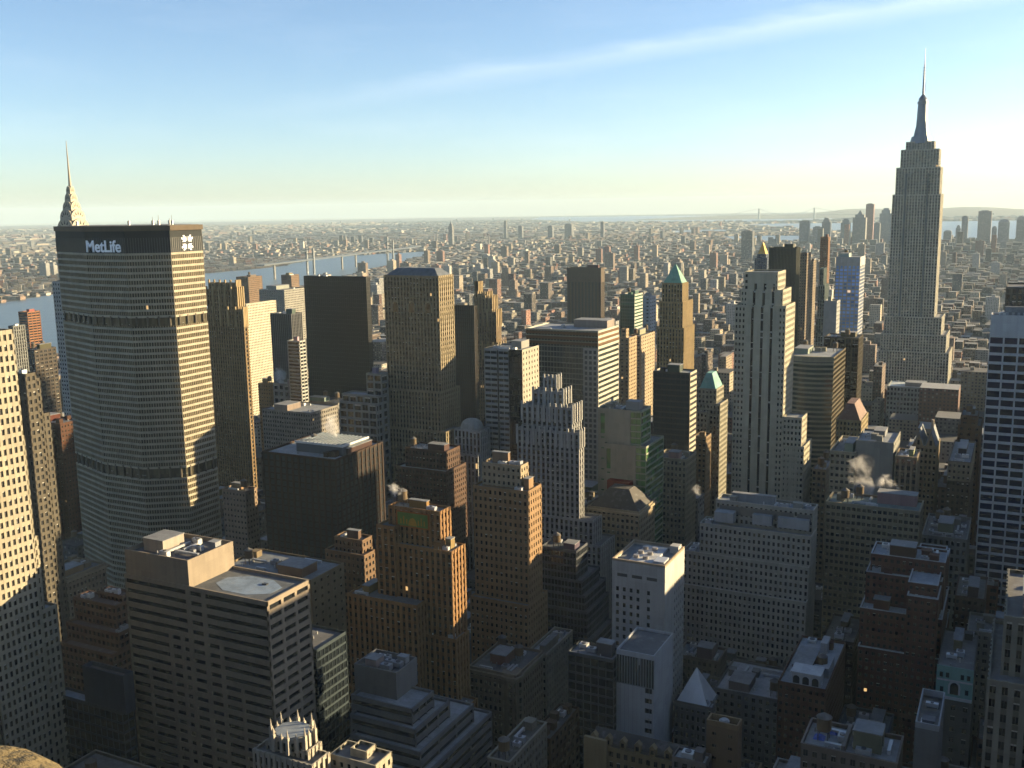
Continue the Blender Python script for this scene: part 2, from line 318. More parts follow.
GL = {'glass': (.012, .016, .020), 'blackglass': (.008, .009, .010), 'bluegrid': (.24, .42, .85), 'greenside': (.07, .17, .05), 'bandgreen': (.03, .10, .07), 'grace': (.010, .012, .035)}  # bluegrid entry puts the reflected sky into the glass colour
def tower(name, cat, label, tiers, st, group=None, seed=None):
    global WINDOWS
    opens = []
    rnd = random.Random(seed if seed is not None else name); random.seed(str(name) + str(seed))
    ox, oy = tiers[-1][1], tiers[-1][2]
    root = thing(name, label, cat, (ox, oy, 0), group)
    T = [(a - ox, b - ox, c - oy, e - oy, h) for a, b, c, e, h in tiers]
    col = st.get('w', (.3, .3, .3)); kind = st['f']; bay, fl, pw, sh = st['bay'], st['fl'], st['pw'], st['sh']
    if kind in ('punch', 'piers', 'grid', 'stripe3') and bay < 4.1: bay *= .80; pw *= .80; fl *= .97
    d = .55 if kind in ('piers', 'grid', 'band', 'strip', 'grace', 'stripe3') else .35
    if kind in ('glass', 'blackglass'): d = .25
    wall, side, crown, core, roof, trim, spand = MB(), MB(), MB(), MB(), MB(), MB(), MB()
    zprev = 0
    for ti, (x0, x1, y0, y1, H) in enumerate(T):
        last = ti == len(T) - 1
        zr = H - 1.0
        z0 = max([0.0] + [q[4] - 1.3 for q in T[:ti] if q[0] <= x0 + .01 and q[1] >= x1 - .01 and q[2] <= y0 + .01 and q[3] >= y1 - .01])
        core_box(core, x0 + d, x1 - d, y0 + d, y1 - d, z0, zr - .1, bay, fl)
        roof.box(x0 + d + .04, x1 - d - .04, y0 + d + .04, y1 - d - .04, zr - .09, zr + .02)
        fr = frames(x0, x1, y0, y1, d)
        for tagf in 'NWSE':
            F = fr[tagf]; Lf = F[1]
            if Lf < .5: continue
            WINDOWS = [] if st.get('win') and tagf in 'NW' else None
            if WINDOWS is not None: opens.append((H, tagf, x0, x1, y0, WINDOWS))
            mb = wall
            if last and 'crownc' in st:
                zc = H - 11
                lattice(crown, F, zc, zr, bay, fl, pw, sh, d); lattice(wall, F, z0, zc - .01, bay, fl, pw, sh, d, par=0); continue
            if kind == 'piers': lattice(mb, F, z0, zr, bay, fl, pw, sh, d, 0, .32, mbs=spand)
            elif kind in ('punch', 'grid', 'wide'): lattice(mb, F, z0, zr, bay, fl, pw, sh, d, 0, .04)
            elif kind == 'grace':
                zt = zr - 9.5; lattice(mb, F, z0, zt, bay, fl, pw, sh, d, 0, .1, par=0); solid(mb, F, zt, zr, d)
            elif kind == 'strip':
                if tagf in 'NS':
                    lattice(mb, F, z0, zr, Lf, fl, .9, sh, d, 0, 0)
                    for a, b in ((.445, .475), (.555, .585)): F[0](Lf * a, Lf * b, .01, d + .05, z0, zr - .1, mb)
                    nf = round((zr - z0) / fl); fh = (zr - z0) / nf
                    for k in range(nf):
                        for a, b, on in ((.30, .325, k < nf - 5), (.385, .41, k < nf - 5), (.66, .685, k < nf - 5), (.79, .81, k < nf - 9), (.13, .15, k < nf - 9)):
                            if on: F[0](Lf * a, Lf * b, .012, d + .05, z0 + k * fh + .5, z0 + (k + 1) * fh - .2, mb)
                else: lattice(mb, F, z0, zr, max(3.5, Lf / 3), fl, 1.3, sh, d, 0, .02)
            elif kind == 'band':
                lattice(mb, F, z0, zr, bay if tagf in 'NS' else max(3.5, Lf / 3), fl, pw * (1 if tagf in 'NS' else 1.2), sh, d, .06 if tagf in 'NS' else 0, 0)
            elif kind in ('glass', 'blackglass'): lattice(mb, F, z0, zr, bay, fl, pw, sh, d, 0, .03)
            elif kind == 'blank':
                if tagf in 'NE': solid(mb, F, z0, zr, d)
                else: lattice(mb, F, z0, zr, 6, fl, 4.2, 2.4, d)
            elif kind == 'seams':
                if tagf in 'NS':
                    lattice(mb, F, z0, zr, 4, fl, .25, 1.9, d, .1, 0, 0, Lf * .34); lattice(mb, F, z0, zr, 4, fl, .25, 1.9, d, .1, 0, Lf * .38, Lf * .64)
                    lattice(trim, F, z0, zr, 2, fl, .25, .5, d, 0, .04, Lf * .67, Lf)
                else: lattice(side, F, z0, zr, 4.2, fl, 3.0, 2.0, d)
            elif kind == 'blackband':
                if tagf in 'NS': lattice(mb, F, z0, zr, bay, fl, pw, sh, d, 0, .03)
                else: lattice(side, F, z0, zr, 30, fl, .6, 2.0, d, 0, 0)
            elif kind == 'bandgreen':
                if tagf in 'NS': lattice(mb, F, z0, zr, 2.5, fl, .25, .7, d, 0, .03)
                else: lattice(side, F, z0, zr, 30, fl, .6, 1.9, d, 0, 0)
            elif kind == 'greenside':
                if tagf in 'NS':
                    solid(mb, F, z0, zr, d, 0, Lf * .06); lattice(mb, F, z0, zr - 14, 2.8, fl * 1.7, .5, 5.5, d, 0, .03, Lf * .06, Lf * .16, par=0); solid(mb, F, zr - 2, zr, d, Lf * .06, Lf * .16)
                    solid(mb, F, z0, zr, d, Lf * .16, Lf * .76); lattice(side, F, z0, zr, 3, fl, .2, .8, d, .1, .05, Lf * .76, Lf)
                else: lattice(side, F, z0, zr, 30, fl, .4, 1.0, d, 0, 0)
            elif kind == 'bluegrid':
                zt = zr - 11; lattice(mb, F, z0, zt, bay, fl, pw, sh, d, 0, .08, par=0)
                lattice(mb, F, zt, zt + 3, bay, 3, 2.2, .4, d, par=0); solid(mb, F, zt + 2.6, zr, d, rec=.02)
            elif kind == 'stripe3':
                if tagf == 'N' and Lf > 17:
                    edges = [q - ox - x0 for q in st['sx']]; u = max(1.5, edges[0] - 4.2); ue = min(Lf - 1.5, edges[2] + 4.2)
                    lattice(mb, F, z0, zr, bay, fl, pw, sh, d, 0, .05, 0, u)
                    for q in edges:
                        solid(mb, F, z0, zr, d, u, q - .75, rec=.01); u = q + .75
                        if last: F[0](q - .75, q + .75, .03, d + .05, zr - 6, zr + 1.0, mb)
                    solid(mb, F, z0, zr, d, u, ue, rec=.01); lattice(mb, F, z0, zr, bay, fl, pw, sh, d, 0, .05, ue, Lf)
                else: lattice(mb, F, z0, zr, bay, fl, pw, sh, d)
            elif kind == 'whitebox':
                zt = zr - 10
                if tagf in 'NS':
                    
                    for q in (.10, .38, .66):
                        sl = MB(); F[0](Lf * q, Lf * (q + .19), .12, d + .05, zt + 4.2, zt + 5.6, sl); sl.build('louvre_slot', MASON, root, (.12, .12, .12))
                    F[0](0, Lf, .2, d + .05, zt + 4.1, zt + 5.7, mb)
                    solid(mb, F, zt, zt + 4.1, d, par=0); solid(mb, F, zt + 5.7, zr, d)
                    u = 0
                    for q in (.075, .205, .335, .465, .665):
                        solid(mb, F, z0, zt, d, u, Lf * q, par=0); lattice(mb, F, z0, zt, 3, fl, .1, 1.7, d, 0, .03, Lf * q, Lf * (q + .06), par=0); u = Lf * (q + .06)
                    solid(mb, F, z0, zt, d, u, Lf, par=0)
                else:
                    solid(mb, F, zt, zr, d); solid(mb, F, z0, zt, d, 0, Lf * .45, par=0); lattice(mb, F, z0, zt, 3.2, fl, 1.8, 1.9, d, 0, .03, Lf * .45, Lf, par=0)
            elif kind == 'panels':
                if tagf in 'NS':
                    lattice(trim, F, zr - 13, zr - 1, 1.1, 12, .5, .5, d, .12, .1, 0, Lf, par=0); F[0](0, Lf, 0, d + .05, zr - 1, zr + 1, mb)
                    solid(mb, F, z0, zr - 13, d, 0, Lf * .22, par=0); solid(mb, F, z0, zr - 13, d, Lf * .42, Lf * .76, par=0); solid(mb, F, z0, zr - 13, d, Lf * .95, Lf, par=0)
                    nf = 18; fh = (zr - 13 - z0) / nf
                    for k in range(nf):
                        za = z0 + k * fh; open2 = True
                        for (a, b, on) in ((.22, .42, k < 11), (.76, .95, open2)):
                            F[0](Lf * a, Lf * b, .01, d + .05, za, za + fh * (.5 if on else 1.0), mb)
                    for u in range(1, 9): F[0](Lf * u / 9 - .04, Lf * u / 9 + .04, -.03, .1, z0, zr - 13, trim)
                else: solid(mb, F, z0, zr, d)
            elif kind == 'curve': lattice(side, F, z0, zr, 3.0, fl, .5, 1.5, d) if tagf != 'N' else None
        zprev = H
        if 'cornice' in st and last:
            q = st['cornice']; trim.box(x0 - q, x1 + q, y0 - q, y0 - .01, H - 2.4, H - 1.1); trim.box(x0 - q, x1 + q, y1 + .01, y1 + q, H - 2.4, H - 1.1)
            trim.box(x1 + .01, x1 + q, y0 - .01, y1 + .01, H - 2.4, H - 1.1); trim.box(x0 - q, x0 - .01, y0 - .01, y1 + .01, H - 2.4, H - 1.1)
        if st.get('coping') or (kind in ('punch', 'grid', 'piers') and st.get('kit', 0) >= 5):
            c_ = MB(); q = .12
            for b in ((x0 - q, x1 + q, y0 - q, y0 + d + .1), (x0 - q, x1 + q, y1 - d - .1, y1 + q), (x0 - q, x0 + d + .1, y0 + d + .1, y1 - d - .1), (x1 - d - .1, x1 + q, y0 + d + .1, y1 - d - .1)): c_.box(*b, H + .001, H + .25)
            c_.build('coping', MASON, root, (.55, .57, .6) if st.get('coping') else [min(.6, c * 1.25) for c in col])
    WINDOWS = None
    if opens:
        left = 100
        for (Ht, tagf, x0, x1, y0, wl) in sorted(opens, key=lambda q: (-q[0], q[1] == 'W')):
            wl.sort(key=lambda q: -q[1]); quota = 34 if len(opens) > 3 else 50
            for (u, z, ww, hh) in wl[:quota]:
                if left <= 0 or ww < .3 or hh < .3: break
                if tagf == 'W' and any(o_[0] > Ht and o_[2] < x1 + 1 < o_[3] for o_ in opens): continue
                left -= 1; key = (tagf, round(ww, 2), round(hh, 2), kind == 'grace')
                if key not in PANES:
                    m = MB(); a, b = ww / 2, hh / 2
                    m.v = [(-a, 0, -b), (a, 0, -b), (a, 0, b), (-a, 0, b)] if tagf == 'N' else [(0, -a, -b), (0, a, -b), (0, a, b), (0, -a, b)]
                    m.f = [(0, 1, 2, 3)]; m.uv = [(.02, .02), (.98, .02), (.98, .98), (.02, .98)]; o = m.build('window', NAVY if kind == 'grace' else GLASS, root); PANES[key] = o.data
                else:
                    o = D.objects.new('window', PANES[key]); COL.objects.link(o); o.parent = root
                o.color = (.016, .018, .020, 1) if kind != 'grace' else (.008, .010, .035, 1)
                o.location = (x0 + u, y0 + d - .03, z) if tagf == 'N' else (x1 - d + .03, y0 + d + u, z)
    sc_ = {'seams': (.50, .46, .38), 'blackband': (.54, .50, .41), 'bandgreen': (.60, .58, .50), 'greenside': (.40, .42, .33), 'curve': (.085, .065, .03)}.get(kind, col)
    tc_ = {'seams': (.02, .02, .02), 'whitebox': (.12, .12, .12), 'panels': (.30, .32, .34)}.get(kind, [min(.62, c * 1.2) for c in col])
    if wall.v: wall.build('wall', MASON if kind not in ('blackglass',) else BLACKP, root, col)
    if spand.v: spand.build('spandrel', MASON, root, [c * .62 for c in col])
    if side.v: side.build('side_wall', MASON, root, sc_)
    if crown.v: crown.build('crown_wall', MASON, root, st['crownc'])
    if trim.v: trim.build('cornice' if 'cornice' in st else 'trim', MASON, root, tc_)
    co = core.build('glazing', NAVY if kind == 'grace' else BLACKP if kind in ('blackglass', 'blackband') or st.get('dark') else CURTAIN if kind in ('glass', 'blackglass', 'band', 'strip', 'seams', 'blackband', 'greenside', 'bandgreen', 'curve', 'bluegrid', 'grace') else GLASS, root, st.get('gl', GL.get(kind, (.016, .018, .020))))
    if opens: co['kind'] = 'stuff'
    rc = st.get('roofc', rnd.choice(((.10, .11, .12), (.18, .20, .22), (.28, .30, .32), (.14, .14, .14))))
    roof.build('roof', ROOF, root, rc)
    x0, x1, y0, y1, H = T[-1]
    if st.get('kit'): roof_kit(root, x0 + d, x1 - d, y0 + d, y1 - d, H - .97, st['kit'], rnd, col)
    for k, (a, b, c, e, h) in enumerate(T[:-1]):           # a little plant on the wider setbacks
        if st.get('kit', 0) >= 3:
            n0, n1 = T[k + 1][0], T[k + 1][1]
            if n0 - a > 6: roof_kit(root, a + d, n0 - .5, c + d, e - d, h - .97, 3, rnd, col)
            if b - n1 > 6: roof_kit(root, n1 + .5, b - d, c + d, e - d, h - .97, 3, rnd, col)
    extras(name, root, T, st, d, rnd, col)
    return root

def arch_pts(w_, h, n=10):
    return [(w_ * math.cos(math.pi * i / n), h * math.sin(math.pi * i / n)) for i in range(n + 1)]
def face_poly(mb, pts, y, t):
    """upright outline pts (x, z) with thickness t from plane y towards +y"""
    b = len(mb.v); k = len(pts)
    mb.v += [(x, y, z) for x, z in pts] + [(x, y + t, z) for x, z in pts]
    mb.f.append(tuple(range(b, b + k))); mb.f.append(tuple(range(b + 2 * k - 1, b + k - 1, -1)))
    for i in range(k):
        j = (i + 1) % k; mb.f.append((b + j, b + i, b + k + i, b + k + j))
def ring_wall(mb, x0, x1, y0, y1, z0, z1, t):
    mb.box(x0, x1, y0, y0 + t, z0, z1); mb.box(x0, x1, y1 - t, y1, z0, z1); mb.box(x0, x0 + t, y0 + t, y1 - t, z0, z1); mb.box(x1 - t, x1, y0 + t, y1 - t, z0, z1)

def extras(name, root, T, st, d, rnd, col):
    x0, x1, y0, y1, H = T[-1]; w_, dp = x1 - x0, y1 - y0; z = H - .97
    lw = root.location
    if 'top' in st:
        a, b, c, e, h = st['top']; a -= lw.x; b -= lw.x; c -= lw.y; e -= lw.y
        m = MB(); ring_wall(m, a, b, c, e, z, h, .5); m.build('plant_room_wall', MASON, root, col if name != 'dark_glass_office' else (.07, .085, .12))
        m = MB(); m.box(a + .51, b - .51, c + .51, e - .51, z, h - 1.6); m.build('plant_room_roof', ROOF, root, (.10, .10, .11))
        roof_kit(root, a + .5, b - .5, c + .5, e - .5, h - 1.58, 8, rnd, (.4, .42, .44), False)
    if name == 'banded_office_tower':
        m = MB(); cx = x0 + w_ * .73; pts = [(cx + 13.5 * math.cos(q) * (1.0), y0 + dp * .5 + 8.2 * math.sin(q)) for q in [R(22.5 + 45 * k) for k in range(8)]]
        m.poly_prism(pts, z, z + .06); m.build('roof_membrane', ROOF, root, (.20, .27, .36))
        m = MB(); m.box(cx + 4, cx + 6, y0 + dp * .6, y0 + dp * .6 + 1.3, z + .07, z + .5); m.build('roof_hatch', METAL, root, (.05, .05, .05))
    if 'hip' in st:
        h, c = st['hip']; m = MB(); fl_ = .02 if name in ('green_pyramid_tower', 'gold_cupola_tower') else .34
        m.hip(x0 + .7, x1 - .7, y0 + .7, y1 - .7, H - .6, h, fl_); m.build('hipped_roof', ROOF, root, c)
        if name == 'mansard_hotel':
            m = MB(); cx = x0 + w_ * .36; m.box(cx - 7, cx + 7, y1 - 8, y1 - 3, H + 1, H + 10.5); m.build('penthouse', MASON, root, (.26, .06, .04))
        if name == 'gabled_stone_tower':
            for k in (.2, .5, .8):
                m = MB(); face_poly(m, [(x0 + w_ * k + a, H - 22 + b) for a, b in [(-3, -4)] + [(3, -4)] + arch_pts(3, 4)], y0 - .25, .3); m.build('arched_window_surround', MASON, root, (.44, .37, .25))
                m = MB(); face_poly(m, [(x0 + w_ * k + a, H - 22 + b) for a, b in [(-2.2, -4)] + [(2.2, -4)] + arch_pts(2.2, 3)], y0 - .32, .05); m.build('arched_window', GLASS, root, (.02, .022, .025))
    if st.get('gothic'):
        cx, cy_ = x0 + w_ / 2, y0 + dp / 2; r = min(w_, 15) * .43
        def oc(r_, k=8): return [(cx + r_ * math.cos(R(22.5 + 45 * i)), cy_ + r_ * .9 * math.sin(R(22.5 + 45 * i))) for i in range(k)]
        m = MB(); m.poly_prism(oc(r * .9), z, H + 3.0); m.build('crown_drum', MASON, root, col)
        m = MB(); m.poly_prism(oc(r * .82), H + 3.0, H + 3.3); m.build('crown_roof', ROOF, root, (.22, .26, .30))
        for i in range(8):
            for t in (0, .5):
                p = oc(r * (1 if t == 0 else .93)); a, b = p[i], p[(i + 1) % 8]; q = (a[0] + (b[0] - a[0]) * t, a[1] + (b[1] - a[1]) * t)
                m = MB(); m.box(q[0] - .42, q[0] + .42, q[1] - .42, q[1] + .42, z, H + (3.9 if t == 0 else 3.4)); m.cyl(q[0], q[1], H + (3.9 if t == 0 else 3.4), H + (6.4 if t == 0 else 4.6), .34, .02, 6); m.build('pinnacle', MASON, root, [c * 1.1 for c in col])
            a, b = oc(r * .905)[i], oc(r * .905)[(i + 1) % 8]
            for t in (.27, .73):
                q = (a[0] + (b[0] - a[0]) * t, a[1] + (b[1] - a[1]) * t); m = MB(); m.box(q[0] - .35, q[0] + .35, q[1] - .3, q[1] + .3, z + .6, H + 1.8); m.build('slit_window', GLASS, root, (.02, .02, .02))
    if st.get('panel'):
        m = MB(); m.box(x0 + w_ * .16, x0 + w_ * .80, y0 - .3, y0 - .02, H - 8.6, H - 1.6); pn = m.build('tile_panel', MASON, root, (.42, .16, .07))
        m = MB(); m.box(x0 + w_ * .19, x0 + w_ * .77, y0 - .36, y0 - .31, H - 8.0, H - 2.2); m.build('green_tiles', MASON, pn, (.17, .26, .08))
        cx = x0 + w_ * .48; m = MB(); face_poly(m, [(cx + a, H - 7.6 + b) for a, b in arch_pts(2.1, 3.4)], y0 - .44, .06)
        for k in range(-4, 5):
            if abs(k) > 1: m.box(cx + k * 1.45 - .3, cx + k * 1.45 + .3, y0 - .42, y0 - .37, H - 7.2, H - 5.0 + (k % 2) * 1.2)
        m.build('gold_relief', MASON, pn, (.50, .31, .09))
    if st.get('roofbox'):
        m = MB(); a, b, c, e = x0 + w_ * .30, x0 + w_ * .93, y0 + dp * .25, y0 + dp * .78; m.box(a, b, c, e, z, H + 5); m.build('metal_roof_house', METAL, root, (.09, .11, .13))
        for k in range(12):
            m = MB(); q = a + (b - a) * (k + .5) / 12; m.box(q - .35, q + .35, c + .5, e - .5, H + 5.0, H + 5.5); m.build('roof_rib', METAL, root, (.13, .16, .19))
        m = MB(); m.box(a - .6, b + .6, c - .6, c - .1, H + 4.2, H + 5.4); m.box(b + .1, b + .6, c - .1, e + .6, H + 4.2, H + 5.4); m.build('roof_gutter', METAL, root, (.6, .62, .64))
    if st.get('dome'):
        m = MB(); k = 8
        for i in range(k):
            a0, a1 = .65 * math.sin(R(90 * i / k)), .65 * math.sin(R(90 * (i + 1) / k)); c0, c1 = math.cos(R(90 * i / k)) ** .7, math.cos(R(90 * (i + 1) / k)) ** .7
            rx, ry = w_ * .36, dp * .36; cx, cy_ = x0 + w_ * .5, y0 + dp * .5
            c1 = max(c1, .05)
            q = lambda c: [(cx + c * rx * px, cy_ + c * ry * py) for px, py in ((-1, -.6), (-.6, -1), (.6, -1), (1, -.6), (1, .6), (.6, 1), (-.6, 1), (-1, .6))]
            m.poly_prism(q(c0), H - .5 + 11 * a0, H - .5 + 11 * a1, q(c1))
        m.build('domed_roof', ROOF, root, (.27, .28, .27))
    if st.get('crownband'):
        m = MB()
        for k in range(3): m.box(x0 + .2, x1 - .4, y0 - .12, y0 - .01, H - 3.6 - k * 3.7, H - 1.6 - k * 3.7); m.box(x1 + .01, x1 + .1, y0 + .4, y1 - .4, H - 3.6 - k * 3.7, H - 1.9 - k * 3.7)
        m.build('brown_band', MASON, root, (.17, .095, .05))
        m = MB(); m.box(x0 + w_ * .80, x1 - .2, y0 - .10, y0 - .005, 30, H - 13); b = m.build('stair_bay', MASON, root, (.50, .49, .45))
        m = MB()
        for k in range(30):
            for q in (.82, .88, .94): m.box(x0 + w_ * q, x0 + w_ * (q + .035), y0 - .16, y0 - .11, H - 17 - k * 3.9, H - 14.6 - k * 3.9)
        m.build('bay_window', GLASS, b, (.03, .035, .04))
    if st.get('crownflat'):
        m = MB(); ring_wall(m, x0 - .1, x1 + .1, y0 - .1, y1 + .1, H - 21, H + .2, .6); m.build('blank_crown', MASON, root, (.13, .10, .075))
    if st.get('roofyard'):
        m = MB(); ring_wall(m, x0 + .01, x1 - .01, y0 + .01, y1 - .01, H, H + 1.0, .7); m.build('parapet', MASON, root, (.46, .38, .28))
        m = MB(); m.box(x0 + w_ * .28, x1 - w_ * .28, y0 + 3, y1 - 3, z, z + 1.2); m.build('plant_deck', ROOF, root, (.55, .57, .60))
        for k in range(6):
            q = MB(); px, py = x0 + w_ * (.36 + .18 * (k % 2)), y0 + dp * (.25 + .22 * (k // 2)); q.cyl(px, py, z + 1.2, z + 2.6, 1.3, 1.3, 12); q.build('fan_unit', METAL, root, (.36, .34, .32))
        m = MB(); m.box(x1 - 6, x1 - 1.2, y0 + 2, y0 + 9, z, z + 2.6); m.build('air_conditioner', METAL, root, (.62, .64, .66))
        m = MB(); m.box(x1 - 5, x1 - 1.0, y1 - 6, y1 - 1.5, z, z + 3.4); m.build('bulkhead', MASON, root, (.6, .6, .58))
    if st.get('pyramid'):
        m = MB(); a = 6.6; cx, cy_ = x0 + w_ * .46, y0 + max(dp * .5, 7); m.hip(cx - a, cx + a, cy_ - a, cy_ + a, H - .9, 13.5, .005); m.build('white_pyramid', METAL, root, (.62, .64, .66))
        m = MB(); m.box(cx - a - .5, cx + a + .5, cy_ - a - .5, cy_ + a + .5, H - 2.5, H - .92); m.build('pyramid_base', MASON, root, (.20, .21, .22))
    if st.get('ridge'):
        m = MB(); b = len(m.v); m.v += [(x0 + 1, y0 + 2, H), (x1 - 1, y0 + 2, H), (x1 - 1, y1 - 1, H), (x0 + 1, y1 - 1, H), (x0 + 1.6, (y0 + y1) / 2, H + 3.4), (x1 - 1.6, (y0 + y1) / 2, H + 3.4)]
        m.f += [(0, 1, 5, 4), (2, 3, 4, 5), (1, 2, 5), (3, 0, 4), (0, 3, 2, 1)]; m.build('ridge_roof', ROOF, root, (.06, .055, .055))
        for k in range(7):
            q = x0 + w_ * (k + .5) / 7; m = MB(); m.box(q - 1, q + 1, y0 + .5, y0 + 2.6, H, H + 2.4); face_poly(m, [(q - 1.2, H + 2.4), (q + 1.2, H + 2.4), (q, H + 3.8)], y0 + .4, 2.2); dm = m.build('dormer', MASON, root, col)
            m = MB(); m.box(q - .55, q + .55, y0 + .42, y0 + .49, H + .5, H + 2); m.build('dormer_window', GLASS, dm, (.02, .02, .02))
        m = MB(); m.box(x0 - .3, x0 + 8, y0 - 1.2, y0 - .01, 0, H + 2.5); m.build('corner_bay', MASON, root, [c * 1.2 for c in col])
    if st.get('tankyard'):
        m = MB(); ring_wall(m, x0 + .02, x1 - .02, y0 + .02, y1 - .02, H - .1, H + 1.6, .5); m.build('parapet', MASON, root, (.30, .22, .14))
        m = MB(); m.cyl((x0 + x1) / 2, (y0 + y1) / 2, z, z + 2.2, min(w_, dp) * .33, None, 20); tk = m.build('water_tank', METAL, root, (.30, .31, .33))
        m = MB(); m.cyl((x0 + x1) / 2, (y0 + y1) / 2, z + 2.21, z + 2.6, min(w_, dp) * .30, min(w_, dp) * .22, 20); m.build('tank_lid', ROOF, tk, (.36, .38, .40))
    if st.get('arcade'):
        a, b = x0 + w_ * .27, x0 + w_ * .86; c, e = y0 + 1.2, y0 + 9; h = 5.2
        m = MB(); m.box(a, b, c, e, z, z + h); pv = m.build('arcaded_penthouse', MASON, root, (.62, .63, .64))
        for k in range(3):
            q = a + (b - a) * (k + .5) / 3; m = MB(); face_poly(m, [(q - 1.25, z + .9), (q + 1.25, z + .9)] + [(q + i, z + 2.9 + j) for i, j in arch_pts(1.25, 1.2)], c - .05, .1); m.build('arched_window', GLASS, pv, (.02, .022, .025))
        m = MB(); m.box(a - .4, b + .4, c - .4, e + .4, z + h, z + h + .5); m.build('penthouse_cornice', MASON, pv, (.66, .67, .68))
        m = MB(); ring_wall(m, a - .2, b + 1.5, e + 3, e + 16, z, z + 4, 2.8); m.build('penthouse', MASON, root, (.42, .44, .46))
        m = MB(); m.box(a + 5, b - 3, y1 - 13, y1 - 5, z, z + 4.5); m.build('bulkhead', MASON, root, (.50, .51, .52))
    if st.get('tarps'):
        for k, (u, v_, s) in enumerate(((.15, .45, 1.5), (.26, .74, 1.4))):
            m = MB(); px, py = x0 + w_ * u, y0 + dp * v_; m.hip(px - s, px + s, py - s, py + s, z + .05, .9, .4); m.build('blue_tarpaulin', ROOF, root, (.03, .10, .45))
        m = MB(); m.box(x0 + w_ * .42, x0 + w_ * .46, y0 + 1, y1 - 1, z, z + 2.2); m.build('roof_wall', MASON, root, (.24, .22, .2))
    if st.get('club'):
        cx = (x0 + x1) / 2; hw = w_ / 2
        m = MB(); m.box(x0, x1, y0 - .3, y0 - .01, H - 13, H + .6); fr = m.build('club_front', MASON, root, (.26, .46, .42))
        m = MB(); face_poly(m, [(cx - 2.2, H - 10.5), (cx + 2.2, H - 10.5)] + [(cx + a, H - 7.4 + b) for a, b in arch_pts(2.2, 2.4)], y0 - .42, .1); m.box(x0 + .2, x1 - .2, y0 - .5, y0 - .32, H - 12.8, H - 11.6); m.box(x0 + .2, x1 - .2, y0 - .42, y0 - .32, H - 5.4, H - 4.7); m.build('front_moulding', MASON, fr, (.60, .64, .66))
        m = MB(); face_poly(m, [(cx - 1.5, H - 10.5), (cx + 1.5, H - 10.5)] + [(cx + a, H - 7.4 + b) for a, b in arch_pts(1.5, 1.7)], y0 - .5, .06); m.build('arched_window', GLASS, fr, (.02, .025, .025))
        for u, zz in ((.16, -10), (.84, -10), (.13, -4), (.3, -4), (.7, -4), (.87, -4)):
            m = MB(); m.box(x0 + w_ * u - .6, x0 + w_ * u + .6, y0 - .38, y0 - .31, H + zz, H + zz + 2); m.build('front_window', GLASS, fr, (.02, .025, .025))
    if st.get('well'):
        m = MB(); ring_wall(m, x0 + .02, x1 - .02, y0 + .02, y1 - .02, H - .2, H + 2, .4); m.build('parapet', MASON, root, (.45, .48, .52))
        m = MB(); m.box(x0 + 1.4, x0 + 4, y0 + 2, y0 + 6, z, z + 1.8); m.build('white_roof_box', METAL, root, (.68, .70, .72))
    if st.get('mechtop'):
        m = MB(); m.box(x0 + 6, x1 - 6, y0 + 6, y1 - 6, z, z + 4.6); m.build('penthouse', MASON, root, (.30, .31, .33))
        for k in range(14):
            m = MB(); q = x0 + 4 + k * 2.5; m.box(q, q + 1.2, y0 + 3, y0 + 4.4, z, z + 1.9); m.build('roof_vent', METAL, root, (.35, .36, .38))
    if st.get('gable'):
        for a, b in ((x0 + .4, x0 + w_ * .48), (x0 + w_ * .52, x1 - .4)):
            m = MB(); q = (a + b) / 2; face_poly(m, [(a, H - .5), (b, H - .5), (q, H + 9)], y0 + .3, dp - .6); m.build('gable_roof', ROOF, root, (.14, .17, .20))
            m = MB(); face_poly(m, [(a + .3, H - .5), (b - .3, H - .5), (q, H + 7.6)], y0 + .05, .24); g = m.build('gable_front', MASON, root, [c * 1.1 for c in col])
            m = MB(); m.box(q - .7, q + .7, y0, y0 + .04, H + .5, H + 3.5); m.build('gable_window', GLASS, g, (.02, .02, .02))
        m = MB(); m.box(x0 + w_ * .62, x0 + w_ * .72, y1 - 6, y1 - 3, H, H + 12); m.build('chimney', MASON, root, (.5, .42, .33))
    if st.get('slab'):
        m = MB(); m.box(x0 + 2, x1 - 9, y0 - .15, y0 - .01, H - 6.4, H - 2.2); m.build('louvre_panel', METAL, root, (.13, .14, .14))
        m = MB(); m.box(x1 - 7.5, x1 - .8, y0 - .15, y0 - .01, H - 6.4, H - 2.2); m.build('louvre_panel', METAL, root, (.13, .14, .14))
        for a, b, q in ((.02, .22, 6), (.40, .60, 3), (.66, .97, 3)):
            m = MB(); m.box(x0 + w_ * a, x0 + w_ * b, y0 - q, y0 - .2, T[-2][4] - .9, T[-2][4] + 4); m.build('setback_pavilion', MASON, root, (.42, .44, .45))
    if name == 'rounded_corner_block':
        m = MB(); m.cyl(x1 - 3.6, y0 + 3.6, 0, H, 4.4, None, 24); m.build('rounded_corner', MASON, root, col)
        m = MB(); m.cyl(x1 - 3.6, y0 + 3.6, H - 2.35, H - 1.15, 5.3, None, 24); m.build('corner_cornice', MASON, root, [c * 1.2 for c in col])
        m = MB()
        for k in range(14):
            for a in (-75, -45, -15): 
                q = R(a); px, py = x1 - 3.6 + 4.42 * math.cos(q), y0 + 3.6 + 4.42 * math.sin(q); m.box(px - .45, px + .45, py - .45, py + .45, H - 6 - k * 3.7, H - 4 - k * 3.7)
        m.build('corner_window', GLASS, root, (.02, .02, .02))
